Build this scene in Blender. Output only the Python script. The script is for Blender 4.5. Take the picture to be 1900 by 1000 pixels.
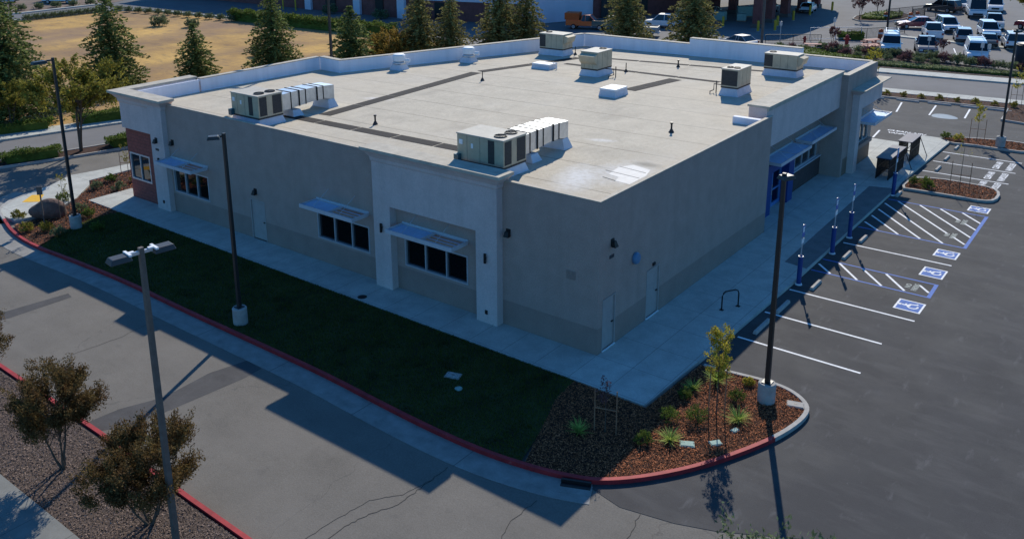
import bpy, bmesh, math, random
import numpy as np
from mathutils import Vector, Matrix
random.seed(7); RNG = np.random.default_rng(7)
R = math.radians
for o in list(bpy.data.objects): bpy.data.objects.remove(o)
SC = bpy.context.scene
COL = SC.collection

# ------------------------------------------------------------------ camera
def rot_cam(yaw, pitch, roll):
    y, p, r = R(yaw), R(pitch), R(roll)
    F = Vector((-math.sin(y)*math.cos(p), math.cos(y)*math.cos(p), -math.sin(p)))
    Rt = Vector((math.cos(y), math.sin(y), 0)); U = Rt.cross(F)
    R2 = Rt*math.cos(r)+U*math.sin(r); U2 = U*math.cos(r)-Rt*math.sin(r)
    return Matrix(((R2.x, U2.x, -F.x), (R2.y, U2.y, -F.y), (R2.z, U2.z, -F.z)))
cd = bpy.data.cameras.new('camera'); cam = bpy.data.objects.new('camera', cd); COL.objects.link(cam)
cam.matrix_world = Matrix.Translation((15.941, -26.798, 16.943)) @ rot_cam(38.782, 15.688, -0.745).to_4x4()
cd.sensor_width = 36; cd.lens = 1678.4/1900*36
cd.shift_x = 0.0322; cd.shift_y = -0.1162
cd.clip_end = 3000; SC.camera = cam

# ------------------------------------------------------------------ light
SUNV = Vector((-0.66, 1.385, 1.0)).normalized()
w = bpy.data.worlds.new("World"); SC.world = w; w.use_nodes = True
nt = w.node_tree; bg = nt.nodes['Background']
sky = nt.nodes.new('ShaderNodeTexSky'); sky.sky_type = 'NISHITA'; sky.sun_disc = False
sky.sun_elevation = math.asin(SUNV.z); sky.sun_rotation = math.atan2(SUNV.x, SUNV.y)
sky.ozone_density = 3.0; sky.air_density = 1.0; sky.dust_density = 0.3
tint = nt.nodes.new('ShaderNodeMix'); tint.data_type = 'RGBA'; tint.blend_type = 'MULTIPLY'
tint.inputs[0].default_value = 1.0; tint.inputs[7].default_value = (0.37, 0.93, 1.40, 1)
nt.links.new(sky.outputs[0], tint.inputs[6]); nt.links.new(tint.outputs[2], bg.inputs[0])
bg.inputs[1].default_value = 0.112
sl = bpy.data.lights.new('sun', 'SUN'); sl.energy = 4.9; sl.angle = R(0.5); sl.color = (1.0, 0.93, 0.80)
so = bpy.data.objects.new('sun', sl); COL.objects.link(so)
so.rotation_euler = SUNV.to_track_quat('Z', 'Y').to_euler()
SC.view_settings.view_transform = 'Standard'; SC.view_settings.look = 'None'
SC.view_settings.gamma = 1; SC.view_settings.exposure = 0
SC.render.engine = 'CYCLES'; SC.cycles.max_bounces = 6

# ------------------------------------------------------------------ materials
MATS = {}
def mat(name, c, rough=0.85, var=0.12, scale=3.0, c2=None, bump=0.0, bscale=30.0, metal=0.0, spec=0.35, island=0.0, fine=0.0, streak=None, leaf=0.0):
    if name in MATS: return MATS[name]
    m = bpy.data.materials.new(name); m.use_nodes = True; MATS[name] = m
    n = m.node_tree; b = n.nodes['Principled BSDF']
    b.inputs['Roughness'].default_value = rough; b.inputs['Metallic'].default_value = metal
    b.inputs['Specular IOR Level'].default_value = spec
    geo = n.nodes.new('ShaderNodeNewGeometry')
    no = n.nodes.new('ShaderNodeTexNoise'); no.inputs['Scale'].default_value = scale; no.inputs['Detail'].default_value = 8
    no.inputs['Roughness'].default_value = 0.65
    if streak:
        mp = n.nodes.new('ShaderNodeMapping'); mp.inputs['Scale'].default_value = streak
        n.links.new(geo.outputs['Position'], mp.inputs[0]); n.links.new(mp.outputs[0], no.inputs[0])
    else: n.links.new(geo.outputs['Position'], no.inputs[0])
    cr = n.nodes.new('ShaderNodeValToRGB')
    a = [max(0, x*(1-var*1.6)) for x in c]; d = [x*(1+var*1.6) for x in (c2 or c)]
    cr.color_ramp.elements[0].position = 0.3; cr.color_ramp.elements[1].position = 0.7
    cr.color_ramp.elements[0].color = (*a, 1); cr.color_ramp.elements[1].color = (*d, 1)
    n.links.new(no.outputs[0], cr.inputs[0]); out = cr.outputs[0]
    def mult(fac_out, lo, hi):
        nonlocal out
        mr = n.nodes.new('ShaderNodeMapRange'); mr.inputs[3].default_value = lo; mr.inputs[4].default_value = hi
        n.links.new(fac_out, mr.inputs[0])
        mx = n.nodes.new('ShaderNodeMix'); mx.data_type = 'RGBA'; mx.blend_type = 'MULTIPLY'; mx.inputs[0].default_value = 1
        n.links.new(out, mx.inputs[6]); n.links.new(mr.outputs[0], mx.inputs[7]); out = mx.outputs[2]
    if island: mult(geo.outputs['Random Per Island'], 1-island, 1+island)
    if fine:
        n2 = n.nodes.new('ShaderNodeTexNoise'); n2.inputs['Scale'].default_value = 22; n2.inputs['Detail'].default_value = 4
        n.links.new(geo.outputs['Position'], n2.inputs[0]); mult(n2.outputs[0], 1-fine*2, 1+fine*2)
    n.links.new(out, b.inputs['Base Color'])
    if bump:
        nb = n.nodes.new('ShaderNodeTexNoise'); nb.inputs['Scale'].default_value = bscale; nb.inputs['Detail'].default_value = 6
        n.links.new(geo.outputs['Position'], nb.inputs[0])
        bp = n.nodes.new('ShaderNodeBump'); bp.inputs['Strength'].default_value = bump; bp.inputs['Distance'].default_value = 0.03
        n.links.new(nb.outputs[0], bp.inputs['Height']); n.links.new(bp.outputs[0], b.inputs['Normal'])
    if leaf:
        b.inputs['Specular IOR Level'].default_value = .12
        tr = n.nodes.new('ShaderNodeBsdfTranslucent'); ms = n.nodes.new('ShaderNodeMixShader'); ms.inputs[0].default_value = leaf
        n.links.new(out, tr.inputs[0]); n.links.new(b.outputs[0], ms.inputs[1]); n.links.new(tr.outputs[0], ms.inputs[2]); n.links.new(ms.outputs[0], n.nodes['Material Output'].inputs[0])
    return m
def overlay(m, kind, **k):
    """mix a second layer (joints, cracks, scuffs) into a material's base colour"""
    n = m.node_tree; b = n.nodes['Principled BSDF']; src = b.inputs['Base Color'].links[0].from_socket
    geo = n.nodes.new('ShaderNodeNewGeometry'); mp = n.nodes.new('ShaderNodeMapping')
    mp.inputs['Rotation'].default_value[2] = k.get('rot', 0.0); mp.inputs['Location'].default_value = k.get('loc', (0, 0, 0))
    mp.inputs['Scale'].default_value = k.get('mscale', (1, 1, 1))
    n.links.new(geo.outputs['Position'], mp.inputs[0])
    if kind == 'grid':       # saw cuts / tile joints of a paving grid
        t = n.nodes.new('ShaderNodeTexBrick'); t.offset = k.get('offset', 0.0)
        t.inputs['Scale'].default_value = 1; t.inputs['Brick Width'].default_value = k['w']; t.inputs['Row Height'].default_value = k['h']
        t.inputs['Mortar Size'].default_value = k.get('ms', 0.02); t.inputs['Mortar Smooth'].default_value = 0.2
        n.links.new(mp.outputs[0], t.inputs[0]); f = t.outputs['Fac']
    elif kind == 'brick':    # wall courses: use x+y along, z up
        sp = n.nodes.new('ShaderNodeSeparateXYZ'); n.links.new(geo.outputs['Position'], sp.inputs[0])
        ad = n.nodes.new('ShaderNodeMath'); n.links.new(sp.outputs[0], ad.inputs[0]); n.links.new(sp.outputs[1], ad.inputs[1])
        cb = n.nodes.new('ShaderNodeCombineXYZ'); n.links.new(ad.outputs[0], cb.inputs[0]); n.links.new(sp.outputs[2], cb.inputs[1])
        t = n.nodes.new('ShaderNodeTexBrick'); t.inputs['Scale'].default_value = 1
        t.inputs['Brick Width'].default_value = k['w']; t.inputs['Row Height'].default_value = k['h']; t.inputs['Mortar Size'].default_value = k.get('ms', 0.012)
        n.links.new(cb.outputs[0], t.inputs[0]); f = t.outputs['Fac']
    elif kind == 'crack':
        t = n.nodes.new('ShaderNodeTexVoronoi'); t.feature = 'DISTANCE_TO_EDGE'; t.inputs['Scale'].default_value = k['s']
        nz = n.nodes.new('ShaderNodeTexNoise'); nz.inputs['Scale'].default_value = 1.3; nz.inputs['Detail'].default_value = 6
        n.links.new(geo.outputs['Position'], nz.inputs[0])
        va = n.nodes.new('ShaderNodeVectorMath'); va.operation = 'ADD'
        n.links.new(mp.outputs[0], va.inputs[0]); n.links.new(nz.outputs['Color'], va.inputs[1]); n.links.new(va.outputs[0], t.inputs[0])
        lt = n.nodes.new('ShaderNodeMath'); lt.operation = 'LESS_THAN'; lt.inputs[1].default_value = k.get('th', 0.004)
        n.links.new(t.outputs[0], lt.inputs[0]); f = lt.outputs[0]
    else:                    # thresholded noise: stains, scuffs, patches
        t = n.nodes.new('ShaderNodeTexNoise'); t.inputs['Scale'].default_value = k['s']; t.inputs['Detail'].default_value = k.get('detail', 8); t.inputs['Roughness'].default_value = k.get('r', .6)
        n.links.new(mp.outputs[0], t.inputs[0])
        mr = n.nodes.new('ShaderNodeMapRange'); mr.inputs[1].default_value = k['lo']; mr.inputs[2].default_value = k['hi']
        n.links.new(t.outputs[0], mr.inputs[0]); f = mr.outputs[0]
    ml = n.nodes.new('ShaderNodeMath'); ml.operation = 'MULTIPLY'; ml.inputs[1].default_value = k.get('amt', 1.0); n.links.new(f, ml.inputs[0])
    mx = n.nodes.new('ShaderNodeMix'); mx.data_type = 'RGBA'; mx.inputs[7].default_value = (*k['col'], 1)
    n.links.new(ml.outputs[0], mx.inputs[0]); n.links.new(src, mx.inputs[6]); n.links.new(mx.outputs[2], b.inputs['Base Color'])
    return m

M = dict(
 tan=mat('stucco_tan', (.415, .30, .25), .95, .06, 1.2, bump=.35, bscale=40, fine=.17),
 tan_dark=mat('stucco_taupe', (.32, .23, .19), .95, .06, 1.2, bump=.35, bscale=40, fine=.17),
 white_st=mat('stucco_white', (.63, .50, .46), .95, .05, 1.1, bump=.3, bscale=40, fine=.12),
 parapet=mat('parapet_membrane', (.80, .79, .83), .8, .06, 1.4, streak=(1, 1, .15)),
 coping=mat('coping_cream', (.45, .39, .31), .8, .1, 2.5, fine=.05),
 slab=mat('cornice_top', (.46, .41, .33), .85, .12, 2.0, fine=.06),
 brick=mat('brick_red', (.30, .085, .065), .9, .15, 4, fine=.12),
 brick_dk=mat('brick_brown', (.09, .06, .055), .9, .15, 4, fine=.12),
 roof=mat('roof_membrane', (.50, .44, .345), .9, .075, 0.9, bump=.2, bscale=14, fine=.15),
 pad=mat('walkway_pad', (.026, .021, .019), .95, .10, 6, fine=.1),
 repair=mat('roof_repair', (.60, .575, .54), .7, .06, 3),
 concrete=mat('concrete_walk', (.45, .45, .405), .9, .10, 1.2, fine=.15, bump=.1),
 gutter=mat('concrete_gutter', (.25, .24, .22), .9, .15, 1.6, fine=.08),
 kerb=mat('kerb_concrete', (.38, .36, .33), .9, .12, 3, fine=.06),
 kerb_red=mat('kerb_red_paint', (.34, .022, .028), .7, .18, 2.5, fine=.12),
 asphalt=mat('asphalt_new', (.046, .045, .048), .9, .13, 0.45, bump=.3, bscale=45, fine=.17),
 road=mat('asphalt_old', (.155, .141, .122), .95, .10, 0.4, bump=.3, bscale=40, fine=.18),
 patch=mat('asphalt_patch', (.075, .072, .072), .95, .14, 1.1, fine=.12),
 mulch=mat('mulch_ground', (.045, .016, .008), 1, .35, 9, fine=.3, bump=.8, bscale=25),
 gravel=mat('mulch_grey', (.10, .072, .058), 1, .3, 12, fine=.3, bump=.8, bscale=30),
 chip=mat('bark_chip', (.34, .125, .056), .9, .3, 6, island=.75, spec=.08),
 chipg=mat('bark_chip_grey', (.19, .135, .11), .9, .25, 6, island=.65),
 grass=mat('grass_blade', (.105, .125, .022), .8, .45, .9, island=.45, leaf=.4),
 turf=mat('turf_ground', (.040, .045, .014), 1, .4, .8, bump=.6),
 dry=mat('dry_field', (.32, .175, .06), 1, .12, .09, c2=(.58, .345, .085), fine=.12, bump=.6, bscale=8, streak=(1, 1.6, 1)),
 lot=mat('asphalt_far', (.16, .155, .155), .95, .08, .3, fine=.06),
 dark_metal=mat('bronze_metal', (.022, .019, .018), .45, .1, 4, spec=.5),
 black=mat('black_metal', (.012, .012, .013), .5, .05, 4),
 pole_br=mat('pole_brown', (.13, .105, .09), .7, .12, 6),
 galv=mat('galvanised', (.62, .63, .64), .38, .10, 3, metal=.85, fine=.05),
 hvac=mat('hvac_beige', (.50, .41, .28), .7, .07, 2, fine=.04),
 hvac_top=mat('hvac_top', (.46, .42, .35), .7, .08, 2, fine=.04),
 coil=mat('coil_mesh', (.055, .050, .047), .8, .15, 12),
 curb=mat('roof_curb_white', (.60, .62, .66), .8, .07, 3),
 whitep=mat('white_paint', (.80, .80, .80), .6, .04, 4),
 stripe=mat('stripe_white', (.78, .78, .78), .8, .10, 5, fine=.08),
 stripe_b=mat('stripe_blue', (.075, .16, .47), .8, .12, 5, fine=.1),
 symb=mat('symbol_blue', (.055, .14, .42), .8, .15, 5, fine=.1),
 faded=mat('stripe_faded', (.42, .44, .40), .9, .15, 9, fine=.15),
 blue=mat('blue_paint', (.012, .05, .21), .5, .06, 4),
 alum=mat('aluminium', (.55, .56, .58), .45, .05, 4, metal=.5),
 door=mat('door_grey', (.40, .34, .31), .6, .05, 3),
 teal=mat('utility_lid', (.30, .42, .36), .8, .1, 6),
 yellow=mat('yellow_pad', (.75, .42, .03), .8, .08, 8),
 stake=mat('stake_wood', (.30, .16, .09), .9, .2, 8),
 bark=mat('tree_bark', (.10, .075, .055), .95, .25, 10, bump=.6),
 stone=mat('boulder_stone', (.15, .095, .075), .95, .25, 3, bump=.9, bscale=6),
 tyre=mat('tyre_rubber', (.012, .012, .012), .8, .05, 5),
 rim=mat('wheel_rim', (.4, .4, .42), .4, .05, 5, metal=.6),
 lamp=mat('headlight', (.75, .75, .75), .2, .03, 5, spec=.8),
 tail=mat('taillight', (.30, .015, .012), .3, .03, 5, spec=.8),
 conif=mat('needles', (.155, .18, .055), .8, .25, .8, leaf=.35, island=.55),
 conif2=mat('needles_olive', (.24, .215, .075), .8, .25, .8, leaf=.35, island=.55),
 myrt=mat('leaf_bronze', (.155, .066, .030), .75, .3, 1.6, c2=(.13, .095, .034), leaf=.35, island=.5),
 leafy=mat('leaf_yellowgreen', (.40, .34, .05), .7, .3, 2, leaf=.35, island=.45),
 leafm=mat('leaf_midgreen', (.21, .20, .034), .75, .3, 1.2, c2=(.26, .22, .04), leaf=.35, island=.45),
 leafo=mat('leaf_ochre', (.30, .20, .045), .75, .25, 1.2, leaf=.35, island=.45),
 hedge=mat('leaf_hedge', (.11, .15, .028), .75, .25, 1.2, leaf=.35, island=.5),
 sage=mat('leaf_sage', (.15, .18, .09), .75, .25, 2, leaf=.35, island=.45),
 purple=mat('leaf_purple', (.15, .075, .075), .75, .25, 2, leaf=.35, island=.45),
 agr=mat('leaf_strap', (.34, .42, .09), .6, .25, 4, leaf=.35, island=.45),
 red=mat('red_paint', (.35, .03, .025), .6, .08, 4), orange=mat('orange_paint', (.60, .11, .02), .6, .08, 4),
 yel=mat('yellow_paint', (.60, .36, .03), .6, .08, 4), pink=mat('faded_pink', (.45, .22, .17), .8, .15, 4),
 seal=mat('pad_seam', (.36, .34, .30), .9, .1, 5), plate=mat('number_plate', (.045, .045, .05), .6, .05, 5),
)
overlay(M['roof'], 'grid', w=60, h=2.95, ms=.04, col=(.20, .17, .13), amt=.8, loc=(0, 1.4, 0))
overlay(M['roof'], 'noise', s=.22, lo=.55, hi=.72, col=(.52, .48, .42), amt=.5)
overlay(M['roof'], 'noise', s=.5, lo=.56, hi=.75, col=(.30, .26, .21), amt=.55, mscale=(1, .5, 1))
def spot(m, c, r, col, amt):
    n = m.node_tree; b = n.nodes['Principled BSDF']; src = b.inputs['Base Color'].links[0].from_socket
    geo = n.nodes.new('ShaderNodeNewGeometry'); mp = n.nodes.new('ShaderNodeMapping'); mp.vector_type = 'TEXTURE'
    mp.inputs['Location'].default_value = (*c, 6.05); mp.inputs['Scale'].default_value = (r[0], r[1], 10); mp.inputs['Rotation'].default_value[2] = r[2]
    n.links.new(geo.outputs['Position'], mp.inputs[0])
    ln = n.nodes.new('ShaderNodeVectorMath'); ln.operation = 'LENGTH'; n.links.new(mp.outputs[0], ln.inputs[0])
    nz = n.nodes.new('ShaderNodeTexNoise'); nz.inputs['Scale'].default_value = 2.2; nz.inputs['Detail'].default_value = 8; nz.inputs['Roughness'].default_value = .7; n.links.new(geo.outputs['Position'], nz.inputs[0])
    ad = n.nodes.new('ShaderNodeMath'); ad.operation = 'ADD'; n.links.new(ln.outputs['Value'], ad.inputs[0]); n.links.new(nz.outputs[0], ad.inputs[1])
    mr = n.nodes.new('ShaderNodeMapRange'); mr.inputs[1].default_value = 1.45; mr.inputs[2].default_value = .75; mr.inputs[4].default_value = amt; n.links.new(ad.outputs[0], mr.inputs[0])
    mx = n.nodes.new('ShaderNodeMix'); mx.data_type = 'RGBA'; mx.inputs[7].default_value = (*col, 1)
    n.links.new(mr.outputs[0], mx.inputs[0]); n.links.new(src, mx.inputs[6]); n.links.new(mx.outputs[2], b.inputs['Base Color'])
spot(M['roof'], (-2.7, 2.6), (1.1, 2.6, .35), (.70, .69, .67), .85); spot(M['roof'], (-1.5, 4.4), (1.6, 2.4, 0), (.68, .67, .65), .7)
spot(M['roof'], (-1.3, 5.9), (.9, .5, 0), (.14, .13, .11), .8); spot(M['roof'], (-20.6, 9.4), (1.3, .5, .3), (.68, .64, .60), .8); spot(M['roof'], (-5.0, 8.4), (.9, .4, .3), (.66, .63, .58), .8)
for k_ in ('tan', 'tan_dark', 'white_st'): overlay(M[k_], 'noise', s=1.6, lo=.50, hi=.72, col=(.20, .16, .13), amt=.14, mscale=(1, 1, .12))
overlay(M['concrete'], 'grid', w=1.55, h=1.9, ms=.014, col=(.20, .19, .18), amt=.75)
overlay(M['concrete'], 'noise', s=.8, lo=.55, hi=.75, col=(.31, .30, .28), amt=.5)
overlay(M['gutter'], 'grid', w=4.6, h=60, ms=.02, col=(.10, .09, .08), amt=.7, offset=0)
overlay(M['asphalt'], 'noise', s=.35, lo=.45, hi=.72, col=(.085, .082, .078), amt=.7)
overlay(M['asphalt'], 'noise', s=.14, lo=.52, hi=.62, col=(.042, .042, .046), amt=.6, mscale=(1, .6, 1))
overlay(M['asphalt'], 'noise', s=2.2, lo=.60, hi=.74, col=(.15, .148, .155), amt=.4, mscale=(1, .35, 1), rot=.6)
overlay(M['asphalt'], 'noise', s=9, lo=.685, hi=.74, col=(.24, .24, .25), amt=.5)
overlay(M['road'], 'noise', s=.25, lo=.50, hi=.72, col=(.165, .152, .135), amt=.6)
overlay(M['road'], 'noise', s=1.2, lo=.60, hi=.78, col=(.08, .075, .072), amt=.5)
overlay(M['road'], 'noise', s=6, lo=.68, hi=.75, col=(.21, .20, .19), amt=.5)
overlay(M['road'], 'crack', s=.09, th=.0016, col=(.07, .065, .06), amt=.35)
overlay(M['brick'], 'brick', w=.40, h=.2, ms=.014, col=(.11, .055, .05), amt=.7)
overlay(M['brick_dk'], 'brick', w=.40, h=.2, ms=.014, col=(.05, .04, .04), amt=.7)
overlay(M['dry'], 'noise', s=.10, lo=.42, hi=.62, col=(.22, .13, .075), amt=.7, mscale=(1, .55, 1), rot=.3)
overlay(M['dry'], 'noise', s=.7, lo=.55, hi=.7, col=(.15, .11, .07), amt=.6, mscale=(.6, 1.8, 1), rot=-.6)
overlay(M['dry'], 'noise', s=2.5, lo=.56, hi=.68, col=(.17, .11, .065), amt=.55, mscale=(.5, 1.5, 1), rot=-.5)
overlay(M['dry'], 'noise', s=.035, lo=.50, hi=.60, col=(.24, .15, .10), amt=.5, mscale=(1, .8, 1))
overlay(M['grass'], 'noise', s=.9, lo=.42, hi=.62, col=(.055, .050, .018), amt=.75)
overlay(M['roof'], 'noise', s=5, lo=.45, hi=.72, col=(.34, .28, .20), amt=.42)
overlay(M['roof'], 'noise', s=.12, lo=.45, hi=.65, col=(.58, .50, .38), amt=.4)
overlay(M['asphalt'], 'noise', s=.9, lo=.50, hi=.75, col=(.095, .093, .093), amt=.5, mscale=(.5, 1.6, 1), rot=.9)
overlay(M['road'], 'noise', s=.6, lo=.48, hi=.70, col=(.19, .172, .15), amt=.45, mscale=(.4, 1.4, 1))
overlay(M['kerb_red'], 'noise', s=5, lo=.66, hi=.74, col=(.42, .20, .18), amt=.4)
overlay(M['coping'], 'noise', s=1.5, lo=.55, hi=.7, col=(.30, .29, .27), amt=.5)
overlay(M['hvac'], 'noise', s=1.8, lo=.55, hi=.7, col=(.24, .215, .17), amt=.4)
def glass(name, c=(.004, .005, .008), ior=1.8, rough=.03):
    m = bpy.data.materials.new(name); m.use_nodes = True; b = m.node_tree.nodes['Principled BSDF']
    b.inputs['Base Color'].default_value = (*c, 1); b.inputs['Roughness'].default_value = rough; b.inputs['IOR'].default_value = ior
    return m
M['glass'] = glass('window_glass'); M['carglass'] = glass('car_glass', (.006, .007, .009), 1.6, .06)
def paint(name, c):
    m = mat(name, c, .35, .03, 3, spec=.6); m.node_tree.nodes['Principled BSDF'].inputs['Coat Weight'].default_value = .5; return m

# ------------------------------------------------------------------ helpers
def tag(o, label=None, cat=None, group=None, kind=None):
    if label: o['label'] = label
    if cat: o['category'] = cat
    if group: o['group'] = group
    if kind: o['kind'] = kind
    return o
def thing(name, label, cat, loc=(0, 0, 0), rz=0, group=None, kind=None):
    o = bpy.data.objects.new(name, None); COL.objects.link(o); o.location = loc; o.rotation_euler = (0, 0, rz)
    o.empty_display_size = .3
    return tag(o, label, cat, group, kind)
class MB:
    def __init__(s): s.v = []; s.f = []; s.sm = False
    def poly(s, pts): n = len(s.v); s.v += [tuple(p) for p in pts]; s.f.append(tuple(range(n, n+len(pts)))); return s
    def box(s, x0, x1, y0, y1, z0, z1):
        n = len(s.v)
        s.v += [(x0, y0, z0), (x1, y0, z0), (x1, y1, z0), (x0, y1, z0), (x0, y0, z1), (x1, y0, z1), (x1, y1, z1), (x0, y1, z1)]
        s.f += [tuple(n+i for i in q) for q in ((0, 3, 2, 1), (4, 5, 6, 7), (0, 1, 5, 4), (1, 2, 6, 5), (2, 3, 7, 6), (3, 0, 4, 7))]; return s
    def frustum(s, a, b):    # a,b = (x0,x1,y0,y1,z)
        n = len(s.v)
        for (x0, x1, y0, y1, z) in (a, b): s.v += [(x0, y0, z), (x1, y0, z), (x1, y1, z), (x0, y1, z)]
        s.f += [tuple(n+i for i in q) for q in ((0, 3, 2, 1), (4, 5, 6, 7), (0, 1, 5, 4), (1, 2, 6, 5), (2, 3, 7, 6), (3, 0, 4, 7))]; return s
    def prism(s, pts, z0, z1):
        a = sum(pts[i][0]*pts[(i+1) % len(pts)][1]-pts[(i+1) % len(pts)][0]*pts[i][1] for i in range(len(pts)))
        if a < 0: pts = pts[::-1]
        n = len(s.v); k = len(pts)
        s.v += [(p[0], p[1], z0) for p in pts]+[(p[0], p[1], z1) for p in pts]
        s.f.append(tuple(range(n+k-1, n-1, -1))); s.f.append(tuple(range(n+k, n+2*k)))
        for i in range(k): j = (i+1) % k; s.f.append((n+i, n+j, n+k+j, n+k+i))
        return s
    def tube(s, pts, r, seg=8, r2=None, cap=True):
        pts = [Vector(p) for p in pts]; n0 = len(s.v); K = len(pts)
        for i, p in enumerate(pts):
            d = (pts[min(i+1, K-1)]-pts[max(i-1, 0)]).normalized()
            u = d.cross(Vector((0, 0, 1))) if abs(d.z) < .9 else d.cross(Vector((1, 0, 0))); u.normalize(); v = d.cross(u)
            rr = r+(r2-r)*i/(K-1) if r2 is not None else r
            for q in range(seg): a = 2*math.pi*q/seg; s.v.append(tuple(p+u*rr*math.cos(a)+v*rr*math.sin(a)))
        for i in range(K-1):
            for q in range(seg): a = n0+i*seg+q; b = n0+i*seg+(q+1) % seg; s.f.append((a, b, b+seg, a+seg))
        if cap: s.f.append(tuple(n0+q for q in range(seg))[::-1]); s.f.append(tuple(n0+(K-1)*seg+q for q in range(seg)))
        return s
    def lathe(s, prof, c=(0, 0), seg=20):
        n0 = len(s.v); K = len(prof)
        for r, z in prof:
            for q in range(seg): a = 2*math.pi*q/seg; s.v.append((c[0]+r*math.cos(a), c[1]+r*math.sin(a), z))
        for i in range(K-1):
            for q in range(seg): a = n0+i*seg+q; b = n0+i*seg+(q+1) % seg; s.f.append((a, b, b+seg, a+seg))
        s.f.append(tuple(n0+q for q in range(seg))[::-1]); s.f.append(tuple(n0+(K-1)*seg+q for q in range(seg)))
        return s
    def build(s, name, m, parent=None, smooth=False, bevel=0, seg=2):
        me = bpy.data.meshes.new(name); me.from_pydata(s.v, [], s.f); me.update()
        if bevel or smooth:
            bm = bmesh.new(); bm.from_mesh(me)
            if smooth: bmesh.ops.remove_doubles(bm, verts=bm.verts, dist=1e-4)
            if bevel:
                bmesh.ops.bevel(bm, geom=[e for e in bm.edges], offset=bevel, segments=seg, affect='EDGES', profile=.5)
            bmesh.ops.recalc_face_normals(bm, faces=bm.faces); bm.to_mesh(me); bm.free()
        me.materials.append(m)
        if smooth:
            for p in me.polygons: p.use_smooth = True
        o = bpy.data.objects.new(name, me); COL.objects.link(o)
        if parent: o.parent = parent
        return o
def copy_tree(o, parent=None):
    c = o.copy(); COL.objects.link(c); c.parent = parent
    for ch in o.children: copy_tree(ch, c)
    return c
def place(o, loc, rz=None, s=None, label=None, group=None):
    o.location = loc
    if rz is not None: o.rotation_euler[2] = rz
    if s: o.scale = s if hasattr(s, '__len__') else (s, s, s)
    if label: o['label'] = label
    if group: o['group'] = group
    return o
def sheet(name, pts, z, m, label=None, cat=None, kind='structure'):
    o = MB().poly([(p[0], p[1], z) for p in pts]).build(name, m)
    a = sum(pts[i][0]*pts[(i+1) % len(pts)][1]-pts[(i+1) % len(pts)][0]*pts[i][1] for i in range(len(pts)))
    if a < 0: o.data.flip_normals()
    return tag(o, label, cat, None, kind)
def smoothpoly(pts, it=2, closed=True):
    for _ in range(it):
        q = []; n = len(pts); rng = range(n) if closed else range(n-1)
        if not closed: q.append(pts[0])
        for i in rng:
            a, b = pts[i], pts[(i+1) % n]
            q += [(a[0]*.75+b[0]*.25, a[1]*.75+b[1]*.25), (a[0]*.25+b[0]*.75, a[1]*.25+b[1]*.75)]
        if not closed: q.append(pts[-1])
        pts = q
    return pts
def offset_line(pts, d):
    out = []
    for i, p in enumerate(pts):
        a = pts[max(i-1, 0)]; b = pts[min(i+1, len(pts)-1)]
        dx, dy = b[0]-a[0], b[1]-a[1]; L = math.hypot(dx, dy) or 1
        out.append((p[0]-dy/L*d, p[1]+dx/L*d))
    return out
def ribbon(mb, pts, w, z0, z1, side=1):    # vertical-sided strip from the line pts, w wide to its left
    q = offset_line(pts, w*side); n = len(mb.v); K = len(pts)
    for a, b in zip(pts, q): mb.v += [(a[0], a[1], z0), (a[0], a[1], z1), (b[0], b[1], z1), (b[0], b[1], z0)]
    for i in range(K-1):
        for k in range(4):
            a = n+i*4+k; b = n+i*4+(k+1) % 4; mb.f.append((a, b, b+4, a+4))
    mb.f += [(n, n+1, n+2, n+3), (n+4*K-1, n+4*K-2, n+4*K-3, n+4*K-4)]
    return mb
def recalc(o):
    bm = bmesh.new(); bm.from_mesh(o.data); bmesh.ops.recalc_face_normals(bm, faces=bm.faces); bm.to_mesh(o.data); bm.free(); return o
def kerb(name, pts, m, w=.15, z0=-.02, z1=.15, side=1):
    return tag(recalc(ribbon(MB(), pts, w, z0, z1, side).build(name, m)), kind='structure')
def inpoly(x, y, P):
    c = False; n = len(P)
    for i in range(n):
        x1, y1 = P[i]; x2, y2 = P[(i+1) % n]
        if (y1 > y) != (y2 > y) and x < (x2-x1)*(y-y1)/(y2-y1)+x1: c = not c
    return c
def scatter(P, n, seed=1):
    r = random.Random(seed); xs = [p[0] for p in P]; ys = [p[1] for p in P]; out = []
    while len(out) < n:
        x, y = r.uniform(min(xs), max(xs)), r.uniform(min(ys), max(ys))
        if inpoly(x, y, P): out.append((x, y))
    return out
def quads(cent, dirs, ln, wd, nrm=None):
    """numpy leaf cards: centre, length direction -> bent-free diamonds with two triangles"""
    n = len(cent); d = dirs/np.linalg.norm(dirs, axis=1, keepdims=True)
    r = RNG.normal(size=(n, 3)) if nrm is None else nrm
    s = np.cross(d, r); s /= np.linalg.norm(s, axis=1, keepdims=True)+1e-9
    ln = np.broadcast_to(ln, (n,))[:, None]; wd = np.broadcast_to(wd, (n,))[:, None]
    v = np.stack([cent-d*ln/2, cent+s*wd/2, cent+d*ln/2, cent-s*wd/2], 1).reshape(-1, 3)
    return v, np.arange(4*n).reshape(-1, 4)
def np_obj(name, v, f, m, parent=None):
    me = bpy.data.meshes.new(name); k = f.shape[1]
    me.vertices.add(len(v)); me.vertices.foreach_set('co', v.astype(np.float32).ravel())
    me.loops.add(f.size); me.loops.foreach_set('vertex_index', f.astype(np.int32).ravel())
    me.polygons.add(len(f)); me.polygons.foreach_set('loop_start', np.arange(0, f.size, k, dtype=np.int32))
    me.update(calc_edges=True); me.validate(); me.materials.append(m)
    o = bpy.data.objects.new(name, me); COL.objects.link(o)
    if parent: o.parent = parent
    return o

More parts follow.
